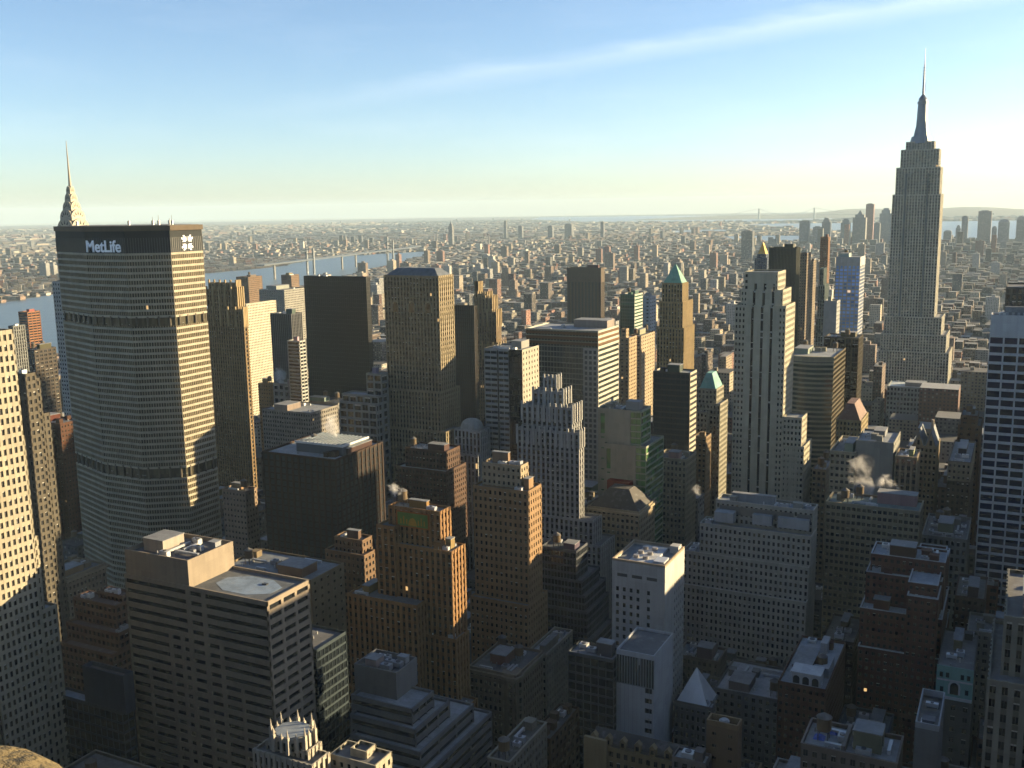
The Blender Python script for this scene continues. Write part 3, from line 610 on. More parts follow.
    if st['f'] == 'curve':
        n = 12; arc = [(x0 + w_ * i / n, y0 - 4.5 * math.sin(math.pi * i / n) + .0) for i in range(n + 1)]; back = [(x1, y0 + .6), (x0, y0 + .6)]
        m = MB(); zz = 0
        while zz < H - 2: m.poly_prism(arc + back, zz, min(H, zz + 1.55)); zz += 3.6
        m.poly_prism(arc + back, H - 4, H); m.build('curved_spandrel', MASON, root, col)
        m = MB(); m.poly_prism([(a, b + .35) for a, b in arc] + back, 0, H - .5); m.build('curved_glazing', CURTAIN, root, (.02, .04, .03))
    if name == 'fluted_crown_tower':
        for k, (a, b, c, e, h) in enumerate(T[2:]):
            n = max(3, int((b - a) / 3.2))
            for i in range(n + 1):
                m = MB(); q = a + (b - a) * i / n; m.box(q - .55, q + .55, c - .35, c + .5, h - 9, h + 1.8); m.build('finial_pier', MASON, root, (.44, .44, .42))
            n2 = max(2, int((e - c) / 3.2))
            for i in range(1, n2 + 1):
                m = MB(); q = c + (e - c) * i / n2; m.box(b - .5, b + .35, q - .55, q + .55, h - 9, h + 1.8); m.build('finial_pier', MASON, root, (.44, .44, .42))
    if name in ('staircase_profile_tower', 'buttressed_crown_tower'):
        for k, (a, b, c, e, h) in enumerate(T):
            for i in range(6):
                m = MB(); q = a + (b - a) * i / 5; m.box(q - .6, q + .6, c - .5, c + .7, h - 14, h + 2.5); m.build('buttress', MASON, root, (.46, .36, .22))
            for i in range(1, 4):
                m = MB(); q = c + (e - c) * i / 3; m.box(b - .6, b + .6, q - .6, q + .6, h - 14, h + 2.5); m.build('buttress', MASON, root, (.46, .36, .22))

# ------------------------------------------------------------------ ground, water, hills
def sheet(name, pts, z, mat, kind='structure', color=None):
    m = MB(); m.v = [(x, y, z) for x, y in pts]; m.f = [tuple(range(len(pts)))]
    o = m.build(name, mat, None, color); o['kind'] = kind; return o
gm, n, l, p = newmat('city_ground')
a = noise(n, l, .004, 6); b = noise(n, l, .02, 5); c = noise(n, l, .0006, 4)
col = mixc(n, l, math_node(n, l, 'MULTIPLY', math_node(n, l, 'SUBTRACT', a, .42), 4, True), (.055, .055, .055), (.10, .09, .08))
col = mixc(n, l, math_node(n, l, 'MULTIPLY', math_node(n, l, 'SUBTRACT', c, .5), 5, True), col, (.05, .06, .04))
col = mixc(n, l, math_node(n, l, 'MULTIPLY', math_node(n, l, 'SUBTRACT', b, .56), 3, True), col, (.16, .145, .12))
l.new(col, p.inputs['Base Color']); p.inputs['Roughness'].default_value = .9
gd = MB(); nseg = 180
radii = [0, 400, 1200, 3000, 7000, 14000, 28700]
gd.v = [(0, 0, 0)]
for r in radii[1:]: gd.v += [(r * math.cos(2 * math.pi * i / nseg), r * math.sin(2 * math.pi * i / nseg), 0) for i in range(nseg)]
for i in range(nseg): gd.f.append((0, 1 + i, 1 + (i + 1) % nseg))
for k in range(len(radii) - 2):
    for i in range(nseg):
        j = (i + 1) % nseg; o_ = 1 + k * nseg; gd.f.append((o_ + i, o_ + nseg + i, o_ + nseg + j, o_ + j))
g = gd.build('ground', gm); g['kind'] = 'structure'
wm, n, l, p = newmat('river_water'); p.inputs['Base Color'].default_value = (.045, .062, .07, 1); p.inputs['Roughness'].default_value = .3
bp = n.new('ShaderNodeBump'); bp.inputs['Strength'].default_value = .35; bp.inputs['Distance'].default_value = 3; l.new(noise(n, l, .02, 6), bp.inputs['Height']); l.new(bp.outputs[0], p.inputs['Normal'])
RIVER = [(-1380, -200), (-1450, 900), (-1650, 1467), (-1900, 2150), (-2160, 2600), (-2290, 3000), (-2440, 3420), (-2640, 3980), (-2760, 4250), (-2900, 4600), (-3150, 5250), (-3300, 5400), (-3440, 5000), (-3480, 4590), (-3380, 4299), (-3150, 3813), (-3140, 3582), (-3150, 3304), (-2874, 2338), (-2757, 2075), (-2650, 1500), (-2500, -200)]
BASIN = [(-1300, 6960), (-1700, 6960), (-2000, 7500), (-2250, 8200), (-1966, 8350), (-1500, 8350), (-1250, 7700)]
CANAL = [(-2837, 9201), (-2500, 9900), (-2560, 10400), (-3100, 10300), (-3300, 9500)]
BAY = [(-2350, 11200), (-3300, 12600), (-3000, 13300), (-2276, 13300), (-1000, 13900), (1500, 14600), (4500, 14600), (4500, 7100), (1000, 6980), (-100, 7100), (-900, 7100), (-1100, 8700), (-1500, 9600), (-2000, 10300)]
NARROWS = [(-6500, 15500), (-3300, 14600), (-2700, 15800), (-2900, 20000), (-7500, 23500), (-11000, 23500), (-9000, 18500)]
WATERS = [('river', RIVER), ('basin_water', BASIN), ('canal_water', CANAL), ('harbour_water', BAY), ('narrows_water', NARROWS)]
for nm, pts in WATERS: sheet(nm, pts, .35, wm)
def inside(x, y, poly):
    r = False; j = len(poly) - 1
    for i in range(len(poly)):
        if (poly[i][1] > y) != (poly[j][1] > y) and x < (poly[j][0] - poly[i][0]) * (y - poly[i][1]) / (poly[j][1] - poly[i][1]) + poly[i][0]: r = not r
        j = i
    return r
hm, n, l, p = newmat('wooded_hill'); l.new(mixc(n, l, noise(n, l, .004, 6), (.05, .06, .035), (.11, .10, .07)), p.inputs['Base Color']); p.inputs['Roughness'].default_value = .95
hl = MB(); nx, ny = 60, 8; rnd = random.Random(5)
ph = [rnd.random() * 6 for _ in range(4)]
for j in range(ny + 1):
    for i in range(nx + 1):
        x = -6500 + 17000 * i / nx; y = 17500 + 6000 * j / ny + x * .12
        e = math.sin(math.pi * j / ny) * min(1, i / 12) * (95 + 30 * math.sin(x * .0011 + ph[0]) + 22 * math.sin(x * .0031 + ph[1]) + 30 * min(1, max(0, (x + 1500) / 2500)))
        hl.v.append((x, y, e - 1))
for j in range(ny):
    for i in range(nx):
        q = j * (nx + 1) + i; hl.f.append((q, q + 1, q + nx + 2, q + nx + 1))
o = hl.build('hills', hm, None, None, True); o['kind'] = 'structure'

AVES = [(420, 30), (112, 30), (-172, 30), (-322, 24), (-482, 26), (-625, 22), (-780, 30), (-965, 30), (-1150, 30), (-1340, 26)]
STREETS = [118 + 80.5 * k for k in range(-1, 17)]
pm, n, l, p = newmat('pavement_concrete'); l.new(mixc(n, l, noise(n, l, .25, 5), (.10, .10, .095), (.20, .195, .185)), p.inputs['Base Color']); p.inputs['Roughness'].default_value = .88
BLOCKS = []
pv = MB()
for i in range(len(AVES) - 1):
    bx1 = AVES[i][0] - AVES[i][1] / 2; bx0 = AVES[i + 1][0] + AVES[i + 1][1] / 2
    for k in range(len(STREETS) - 1):
        y0, y1 = STREETS[k] + 8, STREETS[k + 1] - 8; BLOCKS.append((bx0, bx1, y0, y1)); pv.box(bx0 - 4, bx1 + 4, y0 - 3, y1 + 3, 0.01, .15)
o = pv.build('pavement', pm); o['kind'] = 'structure'
mm = simple('lane_paint', (.55, .53, .46), .7)
mk = MB()
for ax in (-172,):
    for lane in (-7, -2.4, 2.4, 7):
        y = 150
        while y < 1100:
            mk.v += [(ax + lane - .09, y, .006), (ax + lane + .09, y, .006), (ax + lane + .09, y + 3, .006), (ax + lane - .09, y + 3, .006)]; q = len(mk.v) - 4; mk.f.append((q, q + 1, q + 2, q + 3)); y += 9
    for s in STREETS[:-3]:
        for e in (-9.5, 8.0):
            for c_ in range(-12, 13, 2):
                mk.v += [(ax + c_, s + e, .008), (ax + c_ + .7, s + e, .008), (ax + c_ + .7, s + e + 2.4, .008), (ax + c_, s + e + 2.4, .008)]; q = len(mk.v) - 4; mk.f.append((q, q + 1, q + 2, q + 3))
o = mk.build('lane_marking', mm); o['kind'] = 'structure'

# ------------------------------------------------------------------ the towers one can tell apart
HEROES = [('banded_office_tower', 'skyscraper', 'taupe stone office tower with dark horizontal window strips and blue grey roof patch', [(-290.0, -223.2, 255.0, 278.2, 128.5)], {'w': (0.37, 0.315, 0.25), 'win': 0, 'f': 'strip', 'bay': 4.6, 'fl': 3.65, 'pw': 0.9, 'sh': 1.9, 'kit': 0, 'top': (-289.2, -258.5, 255.4, 278.7, 137.9)}),
('dark_glass_office', 'office building', 'low dark blue glass office beside the taupe banded tower, with boxy plant room', [(-317.79999999999995, -295.0, 246.1, 259.0, 75.1), (-318.4, -283.4, 243.0, 248.6, 80.8)], {'w': (0.06, 0.075, 0.1), 'f': 'glass', 'bay': 3, 'fl': 3.8, 'pw': 0.15, 'sh': 0.9, 'kit': 1, 'top': (-302.6, -281.7, 243.4, 248.0, 94.9)}),
('terraced_office', 'office building', 'brown terraced office stepping up behind the taupe banded tower, small white units on top', [(-370.8, -338.9, 288.0, 303.5, 73.3), (-372.0, -340.0, 293.0, 305.3, 80.7), (-372.2, -346.1, 298.0, 307.0, 90.5), (-363.0, -348.2, 304.0, 310.8, 92.6)], {'w': (0.16, 0.1, 0.07), 'f': 'grid', 'bay': 3.2, 'fl': 3.6, 'pw': 0.9, 'sh': 1.5, 'kit': 4, 'roofc': (0.1, 0.07, 0.06)}),
('corniced_block', 'office building', 'dark brown block with a pale ornate cornice and gabled side parapet', [(-464.1, -440.4, 350.0, 375.3, 70.9)], {'w': (0.3, 0.25, 0.18), 'f': 'punch', 'bay': 3.1, 'fl': 3.7, 'pw': 1.5, 'sh': 1.7, 'kit': 5, 'cornice': 1.2}),
('cream_stone_tower', 'skyscraper', 'cream limestone tower at the picture edge, close rows of small windows, its upper part sunlit', [(-384.1, -314.1, 209.0, 244.3, 116.6), (-385.9, -315.9, 212.0, 240.5, 143.9), (-374.5, -314.5, 214.0, 238.1, 181.9), (-362.0, -312.0, 216.0, 235.8, 220.2)], {'w': (0.46, 0.42, 0.33), 'win': 1, 'f': 'punch', 'bay': 2.7, 'fl': 3.7, 'pw': 1.25, 'sh': 1.45, 'kit': 1}),
('stepped_grey_tower', 'skyscraper', 'slender grey tower with a stepped stone top standing behind the cream limestone tower', [(-435.0, -426.5, 318.0, 338.2, 163.0), (-427.9, -419.5, 318.0, 329.0, 182.2), (-424.5, -415.6, 318.0, 324.0, 185.8)], {'w': (0.13, 0.115, 0.09), 'f': 'punch', 'bay': 3.2, 'fl': 3.8, 'pw': 1.5, 'sh': 1.6, 'kit': 1}),
('red_brick_hotel_block', 'hotel', 'red brown brick block between the grey stepped tower and the lozenge shaped tower', [(-654.3, -626.6, 492.0, 527.5, 104.2), (-652.9, -621.1, 500.0, 519.5, 109.0)], {'w': (0.11, 0.055, 0.035), 'f': 'punch', 'bay': 3.4, 'fl': 3.6, 'pw': 1.9, 'sh': 1.9, 'kit': 5}),
('gothic_crown_tower', 'skyscraper', 'sunlit cream tower top with a pinnacled octagonal gothic crown, at the lower edge', [(-179.8, -159.6, 196.0, 203.8, 115.3), (-177.7, -163.2, 199.0, 205.1, 116.9)], {'w': (0.56, 0.52, 0.44), 'win': 1, 'f': 'piers', 'bay': 2.4, 'fl': 3.6, 'pw': 1.1, 'sh': 0.8, 'kit': 0, 'gothic': 1}),
('sunlit_box_house', 'building', 'small sunlit rooftop block with a pale cap, beside the gothic crowned top', [(-161.4, -146.7, 206.0, 214.2, 113.2), (-156.8, -151.6, 209.0, 213.8, 114.5)], {'w': (0.52, 0.48, 0.38), 'f': 'punch', 'bay': 3.2, 'fl': 3.6, 'pw': 1.7, 'sh': 1.9, 'kit': 0}),
('dark_glass_slab', 'office building', 'dark blue green glass slab wedged behind the taupe banded tower', [(-260.6, -228.9, 287.0, 306.0, 96.9)], {'w': (0.05, 0.07, 0.08), 'f': 'glass', 'bay': 2.4, 'fl': 3.6, 'pw': 0.2, 'sh': 0.8, 'kit': 1}),
('terrace_stepped_office', 'office building', 'dark grey office with wide stepped terraces and a windowless box on top', [(-207.0, -175.4, 275.0, 325.5, 65.7), (-208.3, -178.7, 278.0, 317.1, 72.3), (-210.2, -182.4, 281.0, 305.5, 78.3), (-211.6, -185.5, 284.0, 299.5, 84.1)], {'w': (0.21, 0.215, 0.22), 'f': 'band', 'bay': 40, 'fl': 4.0, 'pw': 0.3, 'sh': 2.1, 'kit': 0, 'top': (-213.3, -194.9, 289.0, 303.3, 93.7)}),
('faience_crown_tower', 'skyscraper', 'orange brick setback tower with a green and gold tile panel at its crown', [(-252.2, -195.0, 336.0, 349.7, 56.1), (-241.3, -201.6, 344.0, 355.1, 82.9), (-251.5, -216.3, 338.0, 356.6, 97.5), (-241.0, -203.8, 346.0, 357.7, 120.0), (-236.3, -215.7, 356.6, 366.0, 125.6), (-239.9, -230.9, 345.0, 365.0, 127.5), (-236.9, -211.2, 350.0, 359.1, 135.0)], {'w': (0.37, 0.225, 0.12), 'win': 1, 'f': 'piers', 'bay': 3.3, 'fl': 3.5, 'pw': 1.5, 'sh': 1.5, 'kit': 4, 'panel': 1}),
('rounded_corner_block', 'office building', 'tan stone block with a rounded corner and heavy cornice beside the dark avenue', [(-209.4, -186.2, 368.0, 395.6, 59.6)], {'w': (0.3, 0.25, 0.19), 'win': 1, 'f': 'punch', 'bay': 2.9, 'fl': 3.7, 'pw': 1.3, 'sh': 1.6, 'kit': 6, 'cornice': 1.0}),
('brown_setback_tower', 'skyscraper', 'tall brown brick tower with a sunlit buff crown and shouldered top', [(-228.4, -197.6, 404.0, 425.7, 76.2), (-227.6, -199.0, 408.0, 423.3, 130.0), (-224.1, -208.5, 418.1, 428.0, 130.8), (-224.7, -204.4, 412.0, 420.6, 140.6)], {'w': (0.37, 0.25, 0.15), 'win': 1, 'f': 'punch', 'bay': 3.3, 'fl': 3.6, 'pw': 1.7, 'sh': 1.7, 'kit': 3, 'crownc': (0.46, 0.38, 0.27)}),
('dark_wedding_cake_office', 'office building', 'dark blue grey glass office with many narrow setbacks beside the brown shouldered tower', [(-209.5, -181.6, 443.0, 471.9, 46.7), (-209.8, -184.6, 444.0, 473.9, 60.4), (-210.2, -186.1, 445.0, 473.4, 68.2), (-210.6, -188.3, 446.0, 469.3, 75.3), (-210.8, -191.6, 447.0, 462.1, 90.1)], {'w': (0.12, 0.13, 0.145), 'f': 'glass', 'bay': 1.8, 'fl': 3.7, 'pw': 0.25, 'sh': 1.1, 'kit': 3}),
('fluted_crown_tower', 'skyscraper', 'blue grey stone tower with fluted stepped crown and small white penthouse', [(-231.2, -195.1, 489.0, 509.9, 79.1), (-245.7, -200.1, 490.0, 503.0, 92.1), (-245.9, -208.8, 492.0, 498.9, 139.4), (-244.1, -214.1, 495.0, 508.2, 152.1), (-239.6, -221.6, 500.0, 511.0, 159.5), (-235.7, -228.4, 506.0, 512.8, 165.9)], {'w': (0.38, 0.38, 0.37), 'win': 1, 'f': 'piers', 'bay': 3.6, 'fl': 3.6, 'pw': 1.5, 'sh': 1.3, 'kit': 0}),
('mansard_hotel', 'building', 'buff corniced building with a dark hipped mansard roof and red penthouse box', [(-213.3, -182.9, 515.0, 542.2, 92.3)], {'w': (0.44, 0.37, 0.26), 'win': 1, 'f': 'punch', 'bay': 3.4, 'fl': 3.8, 'pw': 1.5, 'sh': 1.6, 'kit': 0, 'hip': (10, (0.05, 0.045, 0.04)), 'cornice': 0.9}),
('blank_wall_slab', 'skyscraper', 'tan slab with a blank street wall and green glass bays on its sunlit side', [(-213.9, -188.2, 541.0, 573.4, 122.9), (-219.2, -192.7, 545.0, 562.5, 142.7)], {'w': (0.46, 0.41, 0.32), 'f': 'greenside', 'bay': 4, 'fl': 3.8, 'pw': 0.3, 'sh': 1.0, 'kit': 5}),
('ornate_lit_office', 'office building', 'narrow office with an ornate sunlit side below the black slab', [(-200.0, -180.1, 592.0, 614.3, 104.2)], {'w': (0.4, 0.35, 0.26), 'f': 'punch', 'bay': 3.2, 'fl': 3.8, 'pw': 1.4, 'sh': 1.5, 'kit': 5}),
('black_slab_tower', 'skyscraper', 'plain black office slab with pale banded sunlit side below the green pyramid roof', [(-214.0, -189.1, 628.0, 643.6, 152.4)], {'w': (0.085, 0.08, 0.07), 'f': 'blackband', 'bay': 3, 'fl': 3.7, 'pw': 0.3, 'sh': 1.2, 'kit': 2}),
('brick_flank_office', 'office building', 'brown brick office with a pale lit penthouse behind the orange setback tower', [(-297.29999999999995, -286.9, 398.1, 408.0, 93.0), (-300.8, -277.6, 388.0, 397.4, 94.2), (-297.9, -281.2, 392.0, 400.6, 100.0)], {'w': (0.22, 0.15, 0.1), 'f': 'punch', 'bay': 3.2, 'fl': 3.6, 'pw': 1.6, 'sh': 1.7, 'kit': 5}),
('tan_party_wall_block', 'building', 'tan block with a windowless side wall and water tanks behind the taupe banded tower', [(-325.7, -276.0, 345.0, 369.7, 97.1)], {'w': (0.3, 0.24, 0.16), 'win': 1, 'f': 'wide', 'bay': 5, 'fl': 3.8, 'pw': 3.2, 'sh': 2.4, 'kit': 7}),
('pink_lit_block', 'building', 'small buff block with a pinkish lit side and grey tanks near the lozenge tower base', [(-439.59999999999997, -426.7, 476.6, 484.0, 82.7), (-440.2, -421.7, 468.0, 479.1, 88.9)], {'w': (0.38, 0.29, 0.22), 'f': 'punch', 'bay': 3.4, 'fl': 3.6, 'pw': 1.9, 'sh': 2.0, 'kit': 6}),
('dark_brown_fortress', 'office building', 'massive dark brown block with vertical piers and a blue grey metal roof house', [(-392.5, -340.3, 452.0, 500.1, 120.9)], {'w': (0.065, 0.042, 0.03), 'dark': 1, 'f': 'piers', 'bay': 4.2, 'fl': 3.8, 'pw': 1.2, 'sh': 0.9, 'kit': 5, 'roofbox': 1}),
('metal_top_office', 'office building', 'pale office with large dark windows and a metal roof box beside the twin gabled tower', [(-436.7, -404.8, 588.0, 603.3, 123.7), (-436.0, -404.9, 591.0, 603.7, 128.9), (-418.7, -411.9, 604.5, 614.0, 133.5), (-419.3, -406.4, 598.0, 607.0, 143.5)], {'w': (0.33, 0.34, 0.33), 'win': 1, 'f': 'grid', 'bay': 6, 'fl': 5.5, 'pw': 1.2, 'sh': 1.6, 'kit': 2}),
('gabled_stone_tower', 'skyscraper', 'tall buff stone tower with arched crown windows and dark mansard roof, wide shoulders', [(-415.8, -360.0, 608.0, 631.0, 103.2), (-417.3, -366.4, 612.0, 640.7, 130.8), (-413.2, -367.4, 616.0, 636.9, 212.5)], {'w': (0.37, 0.31, 0.21), 'f': 'piers', 'bay': 3.4, 'fl': 3.6, 'pw': 1.55, 'sh': 1.5, 'kit': 0, 'hip': (5.5, (0.1, 0.12, 0.15)), 'notch': 1}),
('dark_brick_block', 'building', 'dark brown brick block at the foot of the arched crown tower', [(-362.2, -323.5, 545.0, 571.2, 93.1), (-357.8, -326.7, 551.0, 569.3, 104.6)], {'w': (0.12, 0.075, 0.055), 'f': 'punch', 'bay': 3.2, 'fl': 3.6, 'pw': 1.7, 'sh': 1.7, 'kit': 5}),
('colonnade_bank', 'bank', 'pale stone bank with a tall colonnade and domed grey roof beside the banded glass tower', [(-342.7, -320.3, 582.0, 599.2, 96.2), (-340.0, -320.0, 585.0, 599.3, 112.0)], {'w': (0.44, 0.45, 0.44), 'f': 'piers', 'bay': 3.4, 'fl': 5, 'pw': 1.4, 'sh': 1.0, 'kit': 0, 'dome': 1}),
('banded_glass_tower', 'skyscraper', 'pale banded glass tower with two black vertical seams and cream sunlit side', [(-324.9, -296.3, 602.0, 628.5, 165.5)], {'w': (0.35, 0.36, 0.36), 'f': 'seams', 'bay': 3, 'fl': 3.7, 'pw': 0.2, 'sh': 1.7, 'kit': 4}),
('brown_crown_glass_tower', 'skyscraper', 'broad glass tower with brown striped top floors and white banded sunlit side', [(-332.3, -274.2, 682.0, 724.6, 169.9)], {'w': (0.34, 0.34, 0.29), 'gl': (0.03, 0.036, 0.033), 'f': 'bandgreen', 'bay': 30, 'fl': 3.9, 'pw': 0.4, 'sh': 1.5, 'kit': 4, 'crownband': 1}),
('stone_court_block', 'office building', 'grey stone block with close window rows in the shadow behind the dark brown fortress', [(-540.2, -492.5, 625.0, 661.5, 103.5)], {'w': (0.3, 0.28, 0.25), 'f': 'punch', 'bay': 3.0, 'fl': 3.7, 'pw': 1.5, 'sh': 1.6, 'kit': 4}),
('stone_annex', 'office building', 'grey stone annex with a pale flat roof edge touching the black glass tower', [(-571.0, -525.6, 706.0, 726.7, 94.5)], {'w': (0.28, 0.27, 0.25), 'f': 'punch', 'bay': 3.2, 'fl': 3.7, 'pw': 1.6, 'sh': 1.7, 'kit': 4}),
('black_glass_tower', 'skyscraper', 'tall black glass tower with a gold tinted edge and cluttered roof', [(-593.8, -533.0, 758.7, 771.0, 185.9), (-594.4, -525.2, 755.0, 761.2, 199.9)], {'w': (0.01, 0.011, 0.013), 'f': 'blackglass', 'bay': 2.2, 'fl': 3.8, 'pw': 0.12, 'sh': 0.5, 'kit': 4}),
('buttressed_crown_tower', 'skyscraper', 'brown brick tower with a sunlit buttressed crown beside the lozenge shaped tower', [(-612.2, -571.3, 645.0, 649.8, 179.6), (-614.6999999999999, -596.8, 657.4, 671.0, 186.7), (-614.8, -581.7, 651.0, 658.3, 195.3), (-615.3, -585.9, 655.0, 659.9, 200.7)], {'w': (0.33, 0.24, 0.14), 'f': 'piers', 'bay': 3.1, 'fl': 3.6, 'pw': 1.6, 'sh': 1.4, 'kit': 0}),
('grey_louvre_block', 'building', 'grey block with dark louvres and rising steam behind the stone court block', [(-607.1, -583.9, 726.1, 736.0, 97.5), (-607.7, -577.0, 720.0, 728.6, 104.8)], {'w': (0.33, 0.33, 0.33), 'f': 'wide', 'bay': 6, 'fl': 6, 'pw': 2.5, 'sh': 2.4, 'kit': 5}),
('ochre_brick_stack', 'building', 'ochre brick stair tower joined to rooftop tanks behind the stone court block', [(-637.6, -631.2, 741.1, 751.0, 93.3), (-638.2, -623.9, 735.0, 743.6, 100.3)], {'w': (0.36, 0.23, 0.12), 'f': 'punch', 'bay': 3.5, 'fl': 3.6, 'pw': 2.2, 'sh': 2.0, 'kit': 3}),
('cream_sunlit_slab', 'apartment tower', 'cream slab whose broad sunlit side carries a stepped shadow', [(-752.3, -748.2, 850.0, 899.5, 161.0)], {'w': (0.62, 0.58, 0.47), 'f': 'punch', 'bay': 3, 'fl': 3.0, 'pw': 1.7, 'sh': 1.6, 'kit': 3, 'mind': 30}),
('striped_dark_tower', 'apartment tower', 'dark grey tower with thin pale window stripes beside the cream sunlit slab', [(-665.5, -639.5, 790.0, 807.1, 159.7)], {'w': (0.16, 0.165, 0.17), 'dark': 1, 'f': 'piers', 'bay': 3, 'fl': 3.1, 'pw': 0.9, 'sh': 0.8, 'kit': 4}),
('white_banded_tower', 'apartment tower', 'white balcony banded apartment tower in front of the black glass tower edge', [(-562.1999999999999, -556.0, 695.0, 704.0, 139.2), (-562.8, -549.9, 688.0, 697.5, 149.7)], {'w': (0.56, 0.56, 0.52), 'f': 'band', 'bay': 20, 'fl': 3.1, 'pw': 0.5, 'sh': 1.3, 'kit': 2}),
('grey_government_slab', 'office building', 'broad grey slab with a plain sunlit flank near the river', [(-986.5, -941.2, 1150.0, 1202.2, 148.3)], {'w': (0.36, 0.35, 0.31), 'f': 'punch', 'bay': 4, 'fl': 3.4, 'pw': 2.2, 'sh': 1.8, 'kit': 3}),
('twin_brown_towers', 'apartment tower', 'brown apartment tower with sunlit side beside the river, above the cream slab', [(-1099.4, -1075.4, 1230.0, 1262.6, 159.2)], {'w': (0.24, 0.17, 0.12), 'f': 'punch', 'bay': 3.4, 'fl': 3, 'pw': 1.8, 'sh': 1.6, 'kit': 2}),
('riverside_brown_tower', 'apartment tower', 'brown apartment tower rising above the grey slab near the river', [(-1167.0, -1145.0, 1420.0, 1442.0, 148.8)], {'w': (0.26, 0.19, 0.14), 'f': 'punch', 'bay': 3.4, 'fl': 3, 'pw': 1.8, 'sh': 1.6, 'kit': 2}),
('orange_banded_riverside_tower', 'apartment tower', 'orange banded tower at the water edge beside the cream limestone tower', [(-1177.7, -1160.5, 900.0, 919.8, 134.6)], {'w': (0.38, 0.2, 0.12), 'f': 'band', 'bay': 20, 'fl': 3.4, 'pw': 0.6, 'sh': 1.6, 'kit': 2}),
('grey_flat_tower', 'office building', 'grey tower with thin vertical piers just beyond the cream limestone tower', [(-853.4, -846.4, 640.0, 653.0, 156.7)], {'w': (0.27, 0.28, 0.27), 'f': 'piers', 'bay': 3, 'fl': 3.6, 'pw': 1.2, 'sh': 0.9, 'kit': 3}),
('dark_podium_block', 'building', 'dark brown low block between the grey flat tower and lozenge tower', [(-912.6, -897.6, 700.0, 726.6, 123.6)], {'w': (0.09, 0.075, 0.06), 'f': 'wide', 'bay': 5, 'fl': 4, 'pw': 2, 'sh': 1.8, 'kit': 5}),
('dark_side_slab', 'office building', 'dark slab beside the stepped brown tower, behind the gabled stone tower', [(-462.09999999999997, -447.7, 803.1, 816.0, 160.2), (-462.7, -441.0, 800.0, 805.6, 172.3)], {'w': (0.07, 0.06, 0.05), 'dark': 1, 'f': 'piers', 'bay': 2.6, 'fl': 3.7, 'pw': 0.7, 'sh': 1.0, 'kit': 1}),
('staircase_profile_tower', 'skyscraper', 'brown tower climbing in sunlit steps like a staircase beyond the gabled stone tower', [(-465.0, -437.3, 838.0, 853.4, 132.4), (-463.2, -439.8, 840.0, 850.2, 163.1), (-462.9, -444.8, 842.0, 852.1, 175.8), (-463.9, -451.1, 844.0, 854.1, 179.2), (-464.8, -461.5, 846.0, 853.9, 188.2)], {'w': (0.34, 0.26, 0.17), 'f': 'piers', 'bay': 3.2, 'fl': 3.6, 'pw': 1.6, 'sh': 1.4, 'kit': 0}),
('brown_square_tower', 'skyscraper', 'dark brown ribbed square tower standing alone beyond the striped glass tower', [(-612.3, -558.1, 1400.0, 1413.9, 169.2)], {'w': (0.115, 0.085, 0.06), 'dark': 1, 'f': 'piers', 'bay': 5.5, 'fl': 3.7, 'pw': 2.6, 'sh': 1.2, 'kit': 1, 'mind': 34, 'crownflat': 1}),
('green_glass_midrise', 'office building', 'green glass mid rise with a pale sunlit side beyond the broad glass tower', [(-381.2, -365.1, 1010.0, 1036.5, 167.1)], {'w': (0.1, 0.2, 0.15), 'f': 'bandgreen', 'bay': 20, 'fl': 3.5, 'pw': 0.3, 'sh': 1.0, 'kit': 3}),
('blue_side_block', 'building', 'low block with a pale blue flank next to the green glass mid rise', [(-383.9, -372.2, 1080.0, 1100.5, 158.4)], {'w': (0.42, 0.48, 0.56), 'f': 'wide', 'bay': 6, 'fl': 4, 'pw': 3.4, 'sh': 2.6, 'kit': 4}),
('buff_twin_slab', 'apartment tower', 'buff slab with a tall sunlit flank beside the green pyramid roof tower', [(-330.6, -318.7, 900.0, 940.3, 138.5)], {'w': (0.46, 0.38, 0.27), 'f': 'wide', 'bay': 5, 'fl': 3.4, 'pw': 3.2, 'sh': 2, 'kit': 3}),
('buff_stepped_flat', 'apartment tower', 'narrow buff flat with stepped sunlit top behind the broad glass tower', [(-324.5, -315.9, 860.0, 881.1, 141.6), (-325.0, -320.2, 864.0, 871.8, 149.1)], {'w': (0.42, 0.33, 0.22), 'f': 'wide', 'bay': 4, 'fl': 3.4, 'pw': 2.4, 'sh': 1.8, 'kit': 1}),
('green_pyramid_tower', 'skyscraper', 'buff stone tower crowned by a green copper pyramid roof', [(-266.8, -244.0, 792.0, 821.1, 161.0), (-265.8, -246.1, 795.0, 822.6, 181.6), (-264.9, -247.6, 798.0, 814.3, 196.6)], {'w': (0.4, 0.31, 0.18), 'f': 'piers', 'bay': 3.1, 'fl': 3.6, 'pw': 1.6, 'sh': 1.4, 'kit': 0, 'hip': (15, (0.16, 0.36, 0.27))}),
('green_hip_roof_building', 'office building', 'grey stone building with a green copper hipped roof beside the black slab', [(-205.6, -193.4, 684.0, 739.9, 116.1), (-203.2, -185.9, 690.0, 711.3, 121.2), (-203.0, -189.7, 694.0, 713.8, 130.9)], {'w': (0.36, 0.34, 0.27), 'f': 'punch', 'bay': 3.2, 'fl': 3.7, 'pw': 1.5, 'sh': 1.5, 'kit': 0, 'hip': (11, (0.16, 0.38, 0.33))}),
('buff_corner_flats', 'building', 'low buff brick flats in the avenue gap below the green hipped roof', [(-195.4, -187.0, 660.0, 673.0, 103.8)], {'w': (0.3, 0.22, 0.14), 'f': 'punch', 'bay': 3.1, 'fl': 3.6, 'pw': 1.6, 'sh': 1.7, 'kit': 4}),
